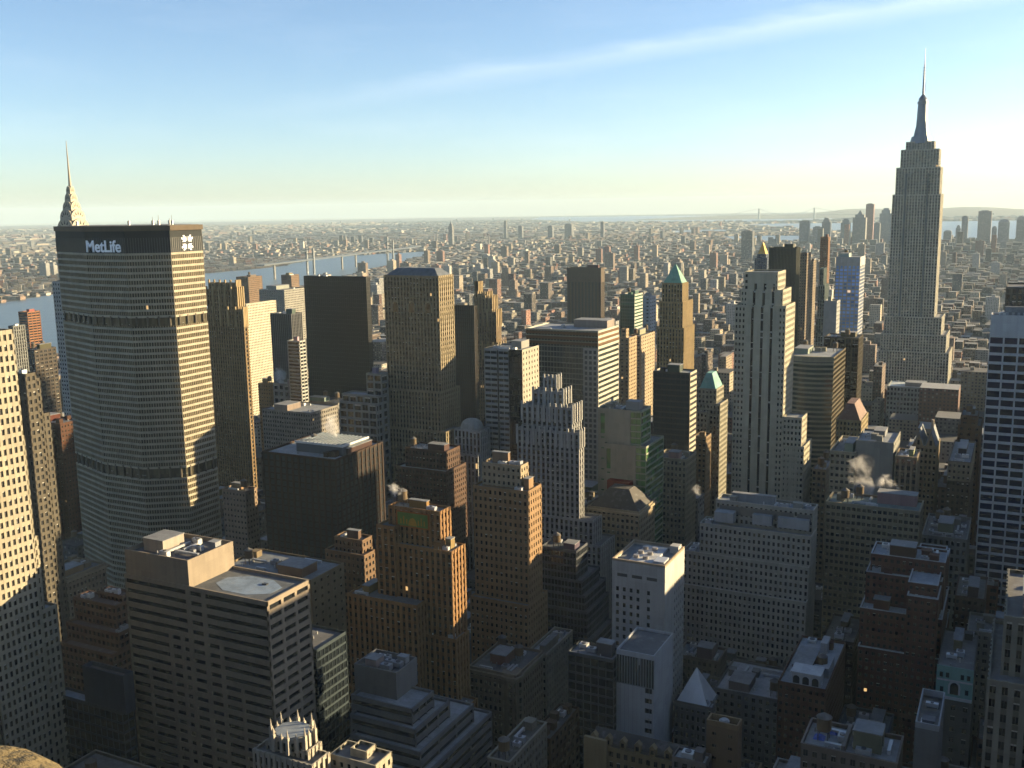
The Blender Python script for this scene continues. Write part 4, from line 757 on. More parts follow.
('limestone_pinstripe_tower', 'skyscraper', 'tall limestone tower with three black vertical stripes and stepped sunlit shoulders', [(-122.6, -110.4, 597.0, 621.7, 117.8), (-123.2, -112.2, 597.5, 614.1, 134.9), (-153.3, -123.5, 598.0, 625.0, 200.1), (-150.7, -126.1, 601.0, 625.1, 209.1), (-149.6, -129.9, 604.0, 626.0, 219.3)], {'w': (0.56, 0.52, 0.41), 'f': 'stripe3', 'bay': 2.9, 'fl': 3.6, 'pw': 1.3, 'sh': 1.7, 'kit': 0, 'sx': [-142.8, -137.2, -131.7]}),
('white_roof_box_tower', 'office building', 'white stone tower with blank upper wall and sunken roof yard, sunlit side', [(-154.4, -130.2, 400.0, 427.8, 106.1)], {'w': (0.62, 0.61, 0.57), 'win': 1, 'f': 'whitebox', 'bay': 3.8, 'fl': 3.7, 'pw': 2.7, 'sh': 2.1, 'kit': 0, 'roofyard': 1}),
('pale_blue_panel_tower', 'office building', 'pale panelled tower with a dark louvre top and few square windows', [(-134.0, -118.6, 352.0, 375.6, 88.5)], {'w': (0.6, 0.62, 0.64), 'win': 1, 'f': 'panels', 'bay': 3.4, 'fl': 3.6, 'pw': 3.2, 'sh': 2.0, 'kit': 0}),
('dark_bridge_block', 'office building', 'low dark glass block with a flat grey roof beside the pale panelled tower', [(-152.70000000000002, -136.4, 357.5, 365.0, 79.1), (-153.3, -134.1, 349.0, 360.0, 85.1)], {'w': (0.1, 0.11, 0.12), 'f': 'glass', 'bay': 3, 'fl': 3.8, 'pw': 0.3, 'sh': 0.9, 'kit': 3, 'roofc': (0.22, 0.23, 0.25)}),
('pyramid_skylight_hall', 'building', 'low roof carrying a white pyramid beside the pale panelled tower', [(-116.2, -104.3, 375.3, 388.0, 57.2), (-116.8, -101.1, 372.0, 377.8, 61.5)], {'w': (0.16, 0.16, 0.17), 'f': 'punch', 'bay': 3, 'fl': 3.8, 'pw': 1.4, 'sh': 1.6, 'kit': 3, 'pyramid': 1}),
('tangled_roof_block', 'building', 'block with a bright jumble of roof pipes behind the white pyramid', [(-134.6, -114.8, 431.0, 446.6, 53.2)], {'w': (0.17, 0.15, 0.13), 'f': 'punch', 'bay': 3, 'fl': 3.6, 'pw': 1.5, 'sh': 1.6, 'kit': 12}),
('broad_stepped_slab', 'office building', 'broad pale limestone slab with stepped lower fronts and small punched windows', [(-141.4, -81.9, 461.0, 475.7, 76.0), (-142.3, -81.9, 465.0, 478.6, 91.7), (-134.9, -81.8, 468.0, 479.2, 105.8), (-128.20000000000002, -83.6, 482.9, 490.0, 108.4), (-128.8, -82.3, 474.0, 485.4, 116.6)], {'w': (0.44, 0.43, 0.38), 'win': 1, 'f': 'punch', 'bay': 2.9, 'fl': 3.6, 'pw': 1.5, 'sh': 1.55, 'kit': 10, 'slab': 1}),
('chateau_roof_block', 'building', 'low stone block with a long dark ridge roof and ornate front at the lower edge', [(-124.7, -90.2, 308.9, 316.0, 72.4), (-125.3, -88.5, 300.0, 311.4, 77.8)], {'w': (0.3, 0.24, 0.15), 'win': 1, 'f': 'punch', 'bay': 3.2, 'fl': 3.8, 'pw': 1.6, 'sh': 1.6, 'kit': 0, 'ridge': 1}),
('tank_house_block', 'building', 'brown square tower holding a sunken round water tank, sunlit rim', [(-79.1, -69.3, 285.0, 289.8, 102.0)], {'w': (0.22, 0.16, 0.11), 'f': 'wide', 'bay': 4.5, 'fl': 4, 'pw': 3.6, 'sh': 3, 'kit': 0, 'tankyard': 1}),
('white_roof_annex', 'building', 'low annex with a stained white roof next to the brown tank tower', [(-87.10000000000001, -80.1, 282.0, 294.0, 86.4), (-87.7, -77.1, 278.0, 284.5, 92.9)], {'w': (0.25, 0.22, 0.2), 'f': 'punch', 'bay': 3, 'fl': 3.6, 'pw': 1.5, 'sh': 1.6, 'kit': 3, 'roofc': (0.5, 0.51, 0.5)}),
('white_penthouse_hotel', 'hotel', 'dark brown brick hotel with a white arcaded penthouse on its roof', [(-77.2, -58.9, 380.0, 427.9, 74.4)], {'w': (0.17, 0.095, 0.07), 'win': 1, 'f': 'punch', 'bay': 3, 'fl': 3.5, 'pw': 1.5, 'sh': 1.8, 'kit': 3, 'arcade': 1, 'roofc': (0.33, 0.35, 0.37)}),
('roof_yard_block', 'building', 'low block with a cluttered pale roof yard and two blue tarpaulins', [(-46.6, -22.1, 262.0, 277.2, 115.0)], {'w': (0.2, 0.17, 0.15), 'win': 1, 'f': 'punch', 'bay': 3, 'fl': 3.6, 'pw': 1.5, 'sh': 1.6, 'kit': 10, 'roofc': (0.28, 0.29, 0.3), 'tarps': 1}),
('winged_brick_hotel', 'hotel', 'dark red brick hotel with projecting wing and thin white coping at each setback', [(-54.5, -22.1, 432.0, 490.5, 71.8), (-54.9, -22.4, 436.0, 476.5, 87.7), (-35.7, -23.9, 428.0, 496.9, 99.1), (-54.2, -23.7, 445.0, 483.0, 100.9), (-35.9, -24.5, 433.0, 486.5, 103.2), (-53.1, -23.1, 450.0, 467.6, 107.7)], {'w': (0.13, 0.06, 0.05), 'win': 1, 'f': 'punch', 'bay': 3, 'fl': 3.4, 'pw': 1.5, 'sh': 1.8, 'kit': 6, 'roofc': (0.33, 0.36, 0.4), 'coping': 1}),
('teal_front_club', 'building', 'low club house with a pale teal front and arched central window', [(-21.6, -8.5, 405.0, 445.0, 81.0)], {'w': (0.14, 0.135, 0.12), 'win': 1, 'f': 'punch', 'bay': 5, 'fl': 4.5, 'pw': 2.8, 'sh': 2.4, 'kit': 3, 'club': 1}),
('grey_roof_well_block', 'building', 'small grey block with an open roof well holding a white box', [(-23.1, -15.9, 330.0, 355.5, 91.7)], {'w': (0.24, 0.25, 0.27), 'f': 'blank', 'bay': 4, 'fl': 4, 'pw': 3.6, 'sh': 3.6, 'kit': 2, 'well': 1}),
('ribbed_limestone_tower', 'skyscraper', 'ribbed limestone tower with small setbacks at the lower edge of the picture', [(-2.4, 16.2, 256.0, 296.0, 145.3), (0.3, 15.4, 262.0, 298.0, 159.6)], {'w': (0.27, 0.26, 0.22), 'win': 1, 'f': 'piers', 'bay': 3.4, 'fl': 3.6, 'pw': 1.7, 'sh': 1.5, 'kit': 2}),
('white_grid_tower', 'skyscraper', 'white travertine tower with wide navy window bands, cut by the picture edge', [(-14.3, 11.1, 545.0, 559.0, 203.9)], {'w': (0.66, 0.67, 0.68), 'win': 1, 'f': 'grace', 'bay': 6.4, 'fl': 4.35, 'pw': 0.8, 'sh': 1.35, 'kit': 6, 'mechtop': 1}),
('curved_front_tower', 'skyscraper', 'glass tower with a gently curved pale banded front behind the pinstripe limestone tower', [(-156.4, -123.0, 770.0, 825.1, 146.6)], {'w': (0.42, 0.39, 0.29), 'f': 'curve', 'bay': 30, 'fl': 3.6, 'pw': 0.3, 'sh': 1.45, 'kit': 5}),
('gold_edge_tower', 'skyscraper', 'dark tower with a narrow sunlit edge and flat plant top behind the curved front', [(-144.3, -117.0, 850.0, 874.8, 151.3)], {'w': (0.13, 0.11, 0.075), 'f': 'piers', 'bay': 5, 'fl': 3.8, 'pw': 1.2, 'sh': 0.9, 'kit': 3}),
('blue_grid_tower', 'skyscraper', 'slim tower with a sky blue window grid and tan top below the long skyline', [(-180.8, -156.1, 1120.0, 1156.3, 202.1)], {'w': (0.54, 0.54, 0.52), 'f': 'bluegrid', 'bay': 4.2, 'fl': 3.7, 'pw': 1.0, 'sh': 1.2, 'kit': 2}),
('grey_blank_slab', 'building', 'plain grey slab below the slim sky blue grid tower', [(-172.6, -160.6, 1010.0, 1030.0, 165.7)], {'w': (0.38, 0.39, 0.38), 'f': 'blank', 'bay': 5, 'fl': 4, 'pw': 4.6, 'sh': 3.6, 'kit': 1}),
('teal_grey_tower', 'skyscraper', 'teal grey stepped tower squeezed beside the plain grey slab', [(-188.5, -178.6, 1060.0, 1083.2, 143.7), (-188.3, -181.5, 1064.0, 1087.1, 176.6), (-187.7, -183.7, 1068.0, 1085.2, 193.4)], {'w': (0.2, 0.25, 0.24), 'f': 'piers', 'bay': 3, 'fl': 3.6, 'pw': 1, 'sh': 1, 'kit': 0}),
('dark_green_slab', 'skyscraper', 'dark slab with a pale windowed sunlit edge behind the pinstripe limestone tower', [(-235.6, -208.1, 1050.0, 1070.1, 214.7)], {'w': (0.085, 0.09, 0.07), 'dark': 1, 'f': 'piers', 'bay': 1.8, 'fl': 3.7, 'pw': 0.5, 'sh': 1.0, 'kit': 1}),
('thin_brown_tower', 'skyscraper', 'thin brown tower with a glowing sunlit edge next to the dark slab', [(-229.8, -222.1, 1180.0, 1203.6, 203.1)], {'w': (0.25, 0.2, 0.15), 'f': 'punch', 'bay': 3.3, 'fl': 3.3, 'pw': 1.7, 'sh': 1.5, 'kit': 1}),
('slender_tan_tower', 'apartment tower', 'slender tan tower with a bright edge between thin brown tower and blue grid tower', [(-241.3, -234.7, 1290.0, 1309.8, 188.2)], {'w': (0.34, 0.28, 0.21), 'f': 'punch', 'bay': 3.3, 'fl': 3.3, 'pw': 1.7, 'sh': 1.5, 'kit': 1}),
('rust_top_tower', 'apartment tower', 'rust brown tower with a dark flat top rising behind the teal grey tower', [(-308.5, -295.7, 1750.0, 1769.0, 202.5)], {'w': (0.28, 0.16, 0.1), 'f': 'punch', 'bay': 3.3, 'fl': 3.3, 'pw': 1.7, 'sh': 1.5, 'kit': 1}),
('long_loft_block', 'office building', 'long beige loft block with green roof edge and wide window rows', [(-83.0, -38.9, 512.0, 532.8, 110.8)], {'w': (0.36, 0.31, 0.22), 'win': 1, 'f': 'grid', 'bay': 3.0, 'fl': 3.7, 'pw': 0.95, 'sh': 1.7, 'kit': 8, 'roofc': (0.16, 0.22, 0.21)}),
('beige_windowed_block', 'office building', 'beige block with many window rows behind the long loft block', [(-90.6, -77.2, 566.0, 606.0, 124.3)], {'w': (0.42, 0.37, 0.27), 'f': 'grid', 'bay': 3.2, 'fl': 3.7, 'pw': 1.3, 'sh': 1.8, 'kit': 5}),
('blank_grey_wall_block', 'building', 'block showing one great blank grey wall with steam drifting across it', [(-77.8, -58.2, 570.0, 602.0, 130.7)], {'w': (0.3, 0.3, 0.27), 'f': 'blank', 'bay': 4, 'fl': 4, 'pw': 3.9, 'sh': 3.6, 'kit': 4}),
('pier_front_office', 'office building', 'beige office with vertical piers and thin sunlit edge beside the blank grey wall', [(-56.9, -45.7, 566.0, 585.4, 124.6)], {'w': (0.36, 0.29, 0.2), 'f': 'piers', 'bay': 3.4, 'fl': 3.7, 'pw': 1.4, 'sh': 1.3, 'kit': 5}),
('gabled_gothic_office', 'office building', 'tan office tower with steep gables and grey slate roof', [(-55.1, -41.2, 640.0, 666.3, 114.7)], {'w': (0.38, 0.31, 0.21), 'f': 'punch', 'bay': 3, 'fl': 3.7, 'pw': 1.4, 'sh': 1.6, 'kit': 0, 'gable': 1}),
('red_hip_tower', 'office building', 'tan tower with a red brown hipped roof beside the curved front', [(-109.3, -92.8, 702.0, 735.3, 114.2)], {'w': (0.4, 0.33, 0.2), 'f': 'punch', 'bay': 3.1, 'fl': 3.7, 'pw': 1.5, 'sh': 1.5, 'kit': 0, 'hip': (11, (0.15, 0.07, 0.045))}),
('brown_plain_slab', 'office building', 'plain brown slab with stepped rooftop behind the white travertine tower edge', [(-33.4, -19.9, 700.0, 730.0, 117.2), (-32.2, -22.2, 704.0, 728.0, 122.8)], {'w': (0.17, 0.11, 0.07), 'f': 'wide', 'bay': 4.5, 'fl': 3.6, 'pw': 3, 'sh': 2, 'kit': 4}),
('pale_cornice_dark_block', 'office building', 'dark block with a pale arcaded top storey under the brown plain slab', [(-32.6, -20.9, 600.0, 657.0, 116.3)], {'w': (0.12, 0.1, 0.08), 'f': 'punch', 'bay': 3, 'fl': 3.7, 'pw': 1.6, 'sh': 1.8, 'kit': 5, 'crownc': (0.36, 0.32, 0.24)}),
('roof_plant_store', 'store', 'wide store whose roof is crowded with bright plant and pipes beside the long loft block', [(-39.5, -18.4, 540.0, 580.0, 90.9)], {'w': (0.27, 0.27, 0.26), 'f': 'punch', 'bay': 3.4, 'fl': 4.4, 'pw': 1.6, 'sh': 1.8, 'kit': 14}),
('white_roof_hall', 'hall', 'wide low hall with a white ridged roof at the foot of the tallest tower', [(-120.1, -68.3, 1085.0, 1123.0, 73.8)], {'w': (0.36, 0.38, 0.36), 'f': 'grid', 'bay': 4, 'fl': 5, 'pw': 1.6, 'sh': 2, 'kit': 3, 'roofc': (0.55, 0.6, 0.6)}),
('dark_mech_tower', 'skyscraper', 'dark office tower top with bright roof rail behind the white travertine tower', [(-11.3, 19.0, 720.0, 760.0, 204.1)], {'w': (0.12, 0.12, 0.11), 'f': 'piers', 'bay': 4, 'fl': 3.8, 'pw': 1.6, 'sh': 1.2, 'kit': 1}),
('limestone_corner_block', 'office building', 'limestone corner block with small windows beneath the red hipped tower', [(-107.7, -99.5, 610.0, 637.9, 101.9)], {'w': (0.36, 0.29, 0.2), 'f': 'punch', 'bay': 3.1, 'fl': 3.6, 'pw': 1.5, 'sh': 1.6, 'kit': 3}),
('brown_hotel_slab', 'hotel', 'dark brown hotel slab with pale coping in front of the white travertine tower', [(-19.5, -7.4, 470.0, 500.0, 86.5)], {'w': (0.1, 0.065, 0.055), 'f': 'punch', 'bay': 3.2, 'fl': 3.5, 'pw': 1.6, 'sh': 1.8, 'kit': 5}),
('gold_cupola_tower', 'skyscraper', 'distant dark tower with a gold pyramid top peeping over the pinstripe limestone tower', [(-356.5, -339.0, 1500.0, 1525.8, 180.4), (-354.4, -341.3, 1503.0, 1522.3, 186.0)], {'w': (0.1, 0.13, 0.18), 'f': 'punch', 'bay': 3.2, 'fl': 3.6, 'pw': 1.6, 'sh': 1.6, 'kit': 0, 'hip': (17, (0.6, 0.36, 0.06))})]
for (nm, ct, lb, tiers, st) in HEROES: tower(nm, ct, lb, tiers, st)

def edge_piers(mb, pts, z0, z1, step, wd, out):
    k = len(pts)
    for i in range(k):
        a = Vector(pts[i] + (0,)); b = Vector(pts[(i + 1) % k] + (0,)); ln = (b - a).length; u = (b - a) / ln; nrm = Vector((u.y, -u.x, 0)); m = max(1, round(ln / step))
        for j in range(m + 1):
            q = a + u * (ln * j / m); c = [q - u * wd / 2 - nrm * .2, q + u * wd / 2 - nrm * .2, q + u * wd / 2 + nrm * out, q - u * wd / 2 + nrm * out]
            mb.poly_prism([(v_.x, v_.y) for v_ in reversed(c)], z0, z1)
def scaled(pts, s): 
    out = []
    gx = sum(q[0] for q in pts) / len(pts)
    for x, y in pts:
        r = math.hypot(x - gx, y); out.append((gx + (x - gx) * (1 - s / r), y * (1 - s / r)))
    return out
def edge_columns(root, pts, z0, z1):
    for i in range(len(pts)):
        a = Vector(pts[i]); b = Vector(pts[(i + 1) % len(pts)]); m = max(1, round((b - a).length / 7))
        for j in range(m):
            q = a + (b - a) * ((j + .5) / m); c = MB(); c.cyl(q.x, q.y, z0, z1, .75, None, 8); c.build('column', MASON, root, (.15, .13, .10))
# the lozenge shaped slab
mx, my = -520.5, 474.5
root = thing('lozenge_slab_tower', 'huge lozenge plan concrete slab tower with white name sign across its dark top', 'skyscraper', (mx, my, 0))
OCT = [(-40, -13.5), (3, -28), (37, -28), (59, -13.5), (59, 13.5), (37, 28), (3, 28), (-40, 13.5)]
core, sp, dk, pr = MB(), MB(), MB(), MB()
ins = scaled(OCT, 1.0); core.uv = []
nz_ = 62; ZT = 234.0
for i in range(8):
    a, b = ins[i], ins[(i + 1) % 8]; q = len(core.v); core.v += [(a[0], a[1], 0), (b[0], b[1], 0), (b[0], b[1], ZT), (a[0], a[1], ZT)]; core.f.append((q, q + 1, q + 2, q + 3)); nn = max(2, round(math.dist(a, b) / 1.5)); core.uv += [(i * 60, 0), (i * 60 + nn, 0), (i * 60 + nn, nz_), (i * 60, nz_)]
core.build('glazing', CURTAIN, root, (.075, .065, .042))
fh = ZT / nz_; skip = [(96, 102.6), (191.8, 196.6)]
for k in range(nz_ + 1):
    z0 = k * fh
    if any(a - .5 < z0 + .7 < b - .3 for a, b in skip): continue
    sp.poly_prism(OCT, z0, z0 + 1.35)
sp.build('spandrel', MASON, root, (.50, .46, .37))
edge_piers(pr, scaled(OCT, .35), 0, 95.5, 1.55, .35, .2); edge_piers(pr, scaled(OCT, .35), 103.5, 191, 1.55, .35, .2); edge_piers(pr, scaled(OCT, .35), 198, ZT, 1.55, .35, .2)
pr.build('mullion', MASON, root, (.50, .43, .31))
for a, b in skip:
    edge_columns(root, scaled(OCT, .5), a - .5, b + .5)
for i in (2,):
    pass
s_ = MB(); s_.poly_prism(scaled(OCT, .1), ZT, 248.5); s_.build('sign_storey', MASON, root, (.035, .04, .042))
e_ = MB(); edge_piers(e_, OCT, ZT + 1.4, 244.4, 1.55, .3, .12); e_.build('louvre_fin', METAL, root, (.075, .08, .085))
t_ = MB(); t_.poly_prism(scaled(OCT, -.9), 248.5, 251.5); t_.build('roof_slab', MASON, root, (.15, .12, .09))
t_ = MB(); t_.poly_prism(scaled(OCT, 2), 251.5, 251.7); t_.build('roof', ROOF, root, (.14, .14, .14))
for (x, y, h) in ((-35, 0, 2.2), (20, -8, 3.0), (32, 0, 5), (40, -3, 6), (44, 2, 4), (48, 0, 6)):
    t_ = MB(); t_.cyl(x, y, 251.7, 251.7 + h, .25, .1, 6); t_.box(x - .7, x + .7, y - .5, y + .5, 251.7, 254.4); t_.build('roof_mast', METAL, root, (.3, .3, .3))
wsign = simple('sign_white', (.78, .80, .84), .5)
def text(body, size, loc, rot, parent, mat, ext=.25):
    cu = D.curves.new('sign_lettering', 'FONT'); cu.body = body; cu.size = size; cu.extrude = ext; cu.align_x = 'CENTER'; cu.offset = .02 * size
    cu.materials.append(mat); o = D.objects.new('sign_lettering', cu); COL.objects.link(o); dg = bpy.context.evaluated_depsgraph_get(); me = D.meshes.new_from_object(o.evaluated_get(dg)); D.objects.remove(o)
    o = D.objects.new('sign_lettering', me); COL.objects.link(o); o.parent = parent; o.location = loc; o.rotation_euler = rot; return o
text('MetLife', 9.8, (18.8, -28.35, 236.2), (R(90), 0, 0), root, wsign, .2)
em = MB()
for a in range(4):
    q = R(90 * a); cs, sn = math.cos(q), math.sin(q)
    def pt(u, v_): return (u * cs - v_ * sn, u * sn + v_ * cs)
    for sgn in (-1, 1):
        outl = [(.7 * sgn, 1.2), (1.9 * sgn, 1.2), (3.4 * sgn, 4.6), (2.3 * sgn, 4.6), (1.5 * sgn, 2.8), (.7 * sgn, 4.0)]
        if sgn > 0: outl = outl[::-1]
        pts = [pt(*w2) for w2 in outl]; b = len(em.v); kk = len(pts)
        em.v += [(59.15, u, 240.8 + v_) for u, v_ in pts] + [(59.5, u, 240.8 + v_) for u, v_ in pts]
        em.f.append(tuple(range(b + kk, b + 2 * kk))); em.f.append(tuple(range(b + kk - 1, b - 1, -1)))
        for i in range(kk): em.f.append((b + i, b + (i + 1) % kk, b + kk + (i + 1) % kk, b + kk + i))
em.build('emblem', wsign, root)

# steel crowned tower with needle
cx, cy_ = -714.5, 606.5
root = tower('steel_crown_tower', 'skyscraper', 'pale brick tower with arched stainless steel crown and needle spire', [(cx - 14.5, cx + 14.5, cy_ - 14.5, cy_ + 14.5, 204), (cx - 10, cx + 10, cy_ - 10, cy_ + 10, 238)], dict(w=(.50, .50, .48), f='punch', bay=3.6, fl=3.7, pw=1.8, sh=1.8, kit=0))
steel, n, l, p = newmat('crown_steel'); p.inputs['Base Color'].default_value = (.25, .225, .18, 1); p.inputs['Metallic'].default_value = .1; p.inputs['Roughness'].default_value = .6; p.inputs['Specular IOR Level'].default_value = .25
ox, oy = root.location.x, root.location.y; ux, uy = cx - ox, cy_ - oy
for k, (hw, z0) in enumerate(((10.6, 236), (8.9, 245.5), (7.0, 254), (5.1, 261.5), (3.6, 268.5), (2.4, 275))):
    m = MB(); h = hw * .45 + 4.0; pf = [(-hw, z0), (hw, z0)] + [(a, z0 + 2 + b) for a, b in arch_pts(hw, h, 16)]
    face_poly(m, [(ux + a, b) for a, b in pf], uy - hw * .97, hw * 1.94)
    m2 = MB(); face_poly(m2, pf, -hw * .97, hw * 1.94); q = len(m.v)
    m.v += [(ux + y, uy - x, z) for x, y, z in m2.v]; m.f += [tuple(i + q for i in f) for f in m2.f]
    ar = m.build('crown_arch', steel, root)
    m = MB()
    for j in range(5):
        an = R(24 + 33 * j); r0, r1 = hw * .52, hw * .86
        c0 = (r0 * math.cos(an), z0 + 2 + r0 * .75 * math.sin(an)); c1 = (r1 * math.cos(an), z0 + 2 + (h / hw) * r1 * math.sin(an)); pw_ = hw * .085
        tri = [(c0[0] - pw_ * math.sin(an), c0[1] + pw_ * math.cos(an)), (c0[0] + pw_ * math.sin(an), c0[1] - pw_ * math.cos(an)), c1]
        face_poly(m, [(ux + a, b) for a, b in tri], uy - hw * .97 - .12, .1)
        q = len(m.v); m3 = MB(); face_poly(m3, tri, hw * .97 + .02, .1); m.v += [(ux + y, uy - x, z) for x, y, z in m3.v]; m.f += [tuple(i + q for i in f) for f in m3.f]
    m.build('triangle_window', GLASS, ar, (.03, .03, .03))
m = MB(); m.cyl(ux, uy, 277, 290, 1.6, .85, 10); m.cyl(ux, uy, 290, 319, .85, .2, 8); m.build('needle_spire', steel, root)

# the tallest tower, with mast
EY = 1292
root = tower('tallest_mast_tower', 'skyscraper', 'tallest grey limestone tower with stepped shoulders, mooring mast and antenna', [
    (-166, -68, 1268, 1338, 26), (-153, -75, 1276, 1338, 84), (-151.5, -79, 1280, 1337, 104), (-149, -85.5, 1286, 1336, 124),
    (-147, -94.3, EY, 1334, 266.5), (-144.6, -96.3, 1295, 1331, 297.5), (-140.7, -99.0, 1298, 1328, 318), (-136, -105, 1302, 1324, 327)],
    dict(w=(.66, .63, .53), f='piers', bay=3.9, fl=3.65, pw=1.6, sh=1.35, kit=0, roofc=(.3, .3, .3)))
ox, oy = root.location.x, root.location.y; ux, uy = -120.8 - ox, 1313 - oy
for q in (-132.8, -109.0):
    m = MB(); m.box(q - ox - .9, q - ox + .9, EY - oy - .9, EY - oy + .2, 60, 290); m.build('recess_pier', MASON, root, (.20, .22, .22))
m = MB(); m.cyl(ux, uy, 325, 333, 12.5, 10.5, 16); m.cyl(ux, uy, 333, 344, 8.6, 6.4, 16); m.cyl(ux, uy, 344, 370, 6.2, 5.2, 16); m.cyl(ux, uy, 370.2, 373, 5.9, 5.9, 16); m.cyl(ux, uy, 373.2, 375.2, 4.6, 4.6, 16); m.cyl(ux, uy, 375.4, 381, 5.2, 1.2, 16)
mast = m.build('mooring_mast', METAL, root, (.22, .25, .28))
for a in range(4):
    q = R(45 + 90 * a); m = MB(); m.poly_prism([(ux + 9.6 * math.cos(q) + dx, uy + 9.6 * math.sin(q) + dy) for dx, dy in ((-1, -1), (1, -1), (1, 1), (-1, 1))], 327, 350, [(ux + 5.6 * math.cos(q) + dx, uy + 5.6 * math.sin(q) + dy) for dx, dy in ((-.7, -.7), (.7, -.7), (.7, .7), (-.7, .7))]); m.build('mast_buttress', METAL, mast, (.28, .31, .33))
m = MB(); m.cyl(ux, uy, 380, 398, 1.2, .95, 8); m.cyl(ux, uy, 398, 414, .85, .6, 8); m.cyl(ux, uy, 414, 432, .45, .2, 8)
for k in range(9):
    z = 383 + k * 3.4; m.box(ux - 1.7, ux + 1.7, uy - .25, uy + .25, z, z + 1.1)
m.bar((ux + 2.2, uy, 384), (ux + 2.2, uy, 396), .3); m.build('antenna', METAL, root, (.16, .19, .24))
for k in range(6):
    for sgn in (-1, 1):
        m = MB(); q = -120.8 - ox + sgn * (2.2 + k * 1.9); m.box(q - .5, q + .5, 1302 - oy - .35, 1302 - oy - .02, 318, 326); m.build('crown_pier', MASON, root, (.42, .43, .40))

# ------------------------------------------------------------------ far towers at the tip of the island, bridges, stacks
DT = [('blocky_tower', 'dark blocky tower at the island tip nearest the pale harbour water', -1189, 6200, 55, 152, (0.2, 0.21, 0.22), ''),
('blocky_tower', 'stepped dark tower beside the blocky tower at the island tip', -1086, 6330, 49, 166, (0.2, 0.21, 0.22), 'step'),
('blocky_tower', 'low broad grey tower between two taller ones at the island tip', -1159, 6460, 53, 111, (0.24, 0.25, 0.26), ''),
('blocky_tower', 'square shouldered grey tower before the spired cluster at the island tip', -956, 6200, 50, 164, (0.22, 0.23, 0.24), 'step'),
('spired_tower', 'pale tower with pointed spire in the far downtown cluster', -898, 6330, 73, 194, (0.26, 0.26, 0.25), 'spire'),
('russet_tower', 'russet tower topping the far downtown cluster', -859, 6460, 45, 244, (0.3, 0.14, 0.11), ''),
('blocky_tower', 'short grey tower right behind the russet tower', -782, 6200, 33, 137, (0.25, 0.26, 0.27), ''),
('wide_slab_tower', 'wide slab peeping out beside the tallest tower', -753, 6330, 66, 220, (0.24, 0.27, 0.29), 'step'),
('blocky_tower', 'first round topped grey tower past the tallest tower', -425, 6460, 43, 89, (0.27, 0.27, 0.27), 'dome'),
('blocky_tower', 'small stepped tower before the slim flat tower', -354, 6200, 25, 123, (0.27, 0.27, 0.27), 'step'),
('slim_flat_tower', 'slim flat topped tower beyond the tallest tower near the water', -329, 6330, 33, 168, (0.3, 0.29, 0.28), ''),
('broad_flat_tower', 'broad flat topped pinkish tower standing by the harbour', -233, 6460, 70, 195, (0.36, 0.31, 0.28), ''),
('blocky_tower', 'low round topped tower beside the broad pinkish tower', -173, 6200, 25, 117, (0.28, 0.26, 0.26), 'dome'),
('dome_top_tower', 'tower with a rounded dome top by the harbour', -130, 6330, 57, 152, (0.28, 0.28, 0.28), 'dome'),
('dome_top_tower', 'rounded tower with a lit slot cut by the picture edge', -47, 6460, 45, 165, (0.32, 0.28, 0.25), 'dome'),
('dark_square_tower', 'dark square tower alone before the harbour water', -1132, 4600, 50, 137, (0.1, 0.11, 0.12), ''),
('bank_clock_tower', 'lone dark tapering tower far across the river', -3477, 6000, 30, 162, (0.2, 0.2, 0.2), 'spire'),
('far_dark_block', 'thin dark tower on the hazy far shore skyline', -3829, 7500, 22, 149, (0.16, 0.17, 0.18), ''),
('far_dark_block', 'wide dark block on the hazy far shore skyline', -3269, 7500, 60, 121, (0.16, 0.17, 0.18), ''),
('far_dark_block', 'narrow dark tower on the hazy far shore skyline', -2981, 7500, 26, 135, (0.16, 0.17, 0.18), ''),
('far_dark_block', 'squat dark block on the hazy far shore skyline', -3426, 7500, 40, 107, (0.16, 0.17, 0.18), ''),
('far_dark_block', 'small dark block on the hazy far shore skyline', -3693, 7500, 34, 108, (0.16, 0.17, 0.18), '')]
for nm, lb, X, Y, W_, H, c, kind in DT:
    r = thing(nm, lb, 'skyscraper', (X, Y, 0)); dp = W_ * .8; hw = W_ / 2; m = MB(); core_box(m, -hw, hw, 0, dp, 0, H * (.86 if kind else 1), 6, 6)
    m.tint = [c] * len(m.f); m.build('shaft', WINDOWED, r)
    m = MB()
    if kind == 'dome':
        for i in range(6):
            a0, a1 = R(15 * i), R(15 * (i + 1)); q = lambda s: [(hw * .98 * s * u, dp / 2 + dp * .49 * s * v_) for u, v_ in ((-1, -1), (1, -1), (1, 1), (-1, 1))]
            m.poly_prism(q(math.cos(a0)), H * .86 + H * .14 * math.sin(a0), H * .86 + H * .14 * math.sin(a1), q(max(.04, math.cos(a1))))
        m.tint = [c] * len(m.f); m.build('domed_top', TINTED, r)
    elif kind == 'step':
        m.box(-hw * .72, hw * .72, dp * .14, dp * .86, H * .86, H * .95); m.box(-hw * .45, hw * .45, dp * .28, dp * .72, H * .95, H); m.tint = [c] * len(m.f); m.build('stepped_top', TINTED, r)
    elif kind == 'spire':
        m.box(-hw * .7, hw * .7, dp * .2, dp * .8, H * .86, H * .95); m.hip(-hw * .4, hw * .4, dp * .3, dp * .7, H * .95, H * .12, .01); m.tint = [c] * len(m.f); m.build('spire', TINTED, r)
    else:
        m.box(-hw * .6, hw * .5, dp * .2, dp * .8, H, H + 4); m.tint = [(.2, .2, .2)] * len(m.f); m.build('penthouse', TINTED, r)

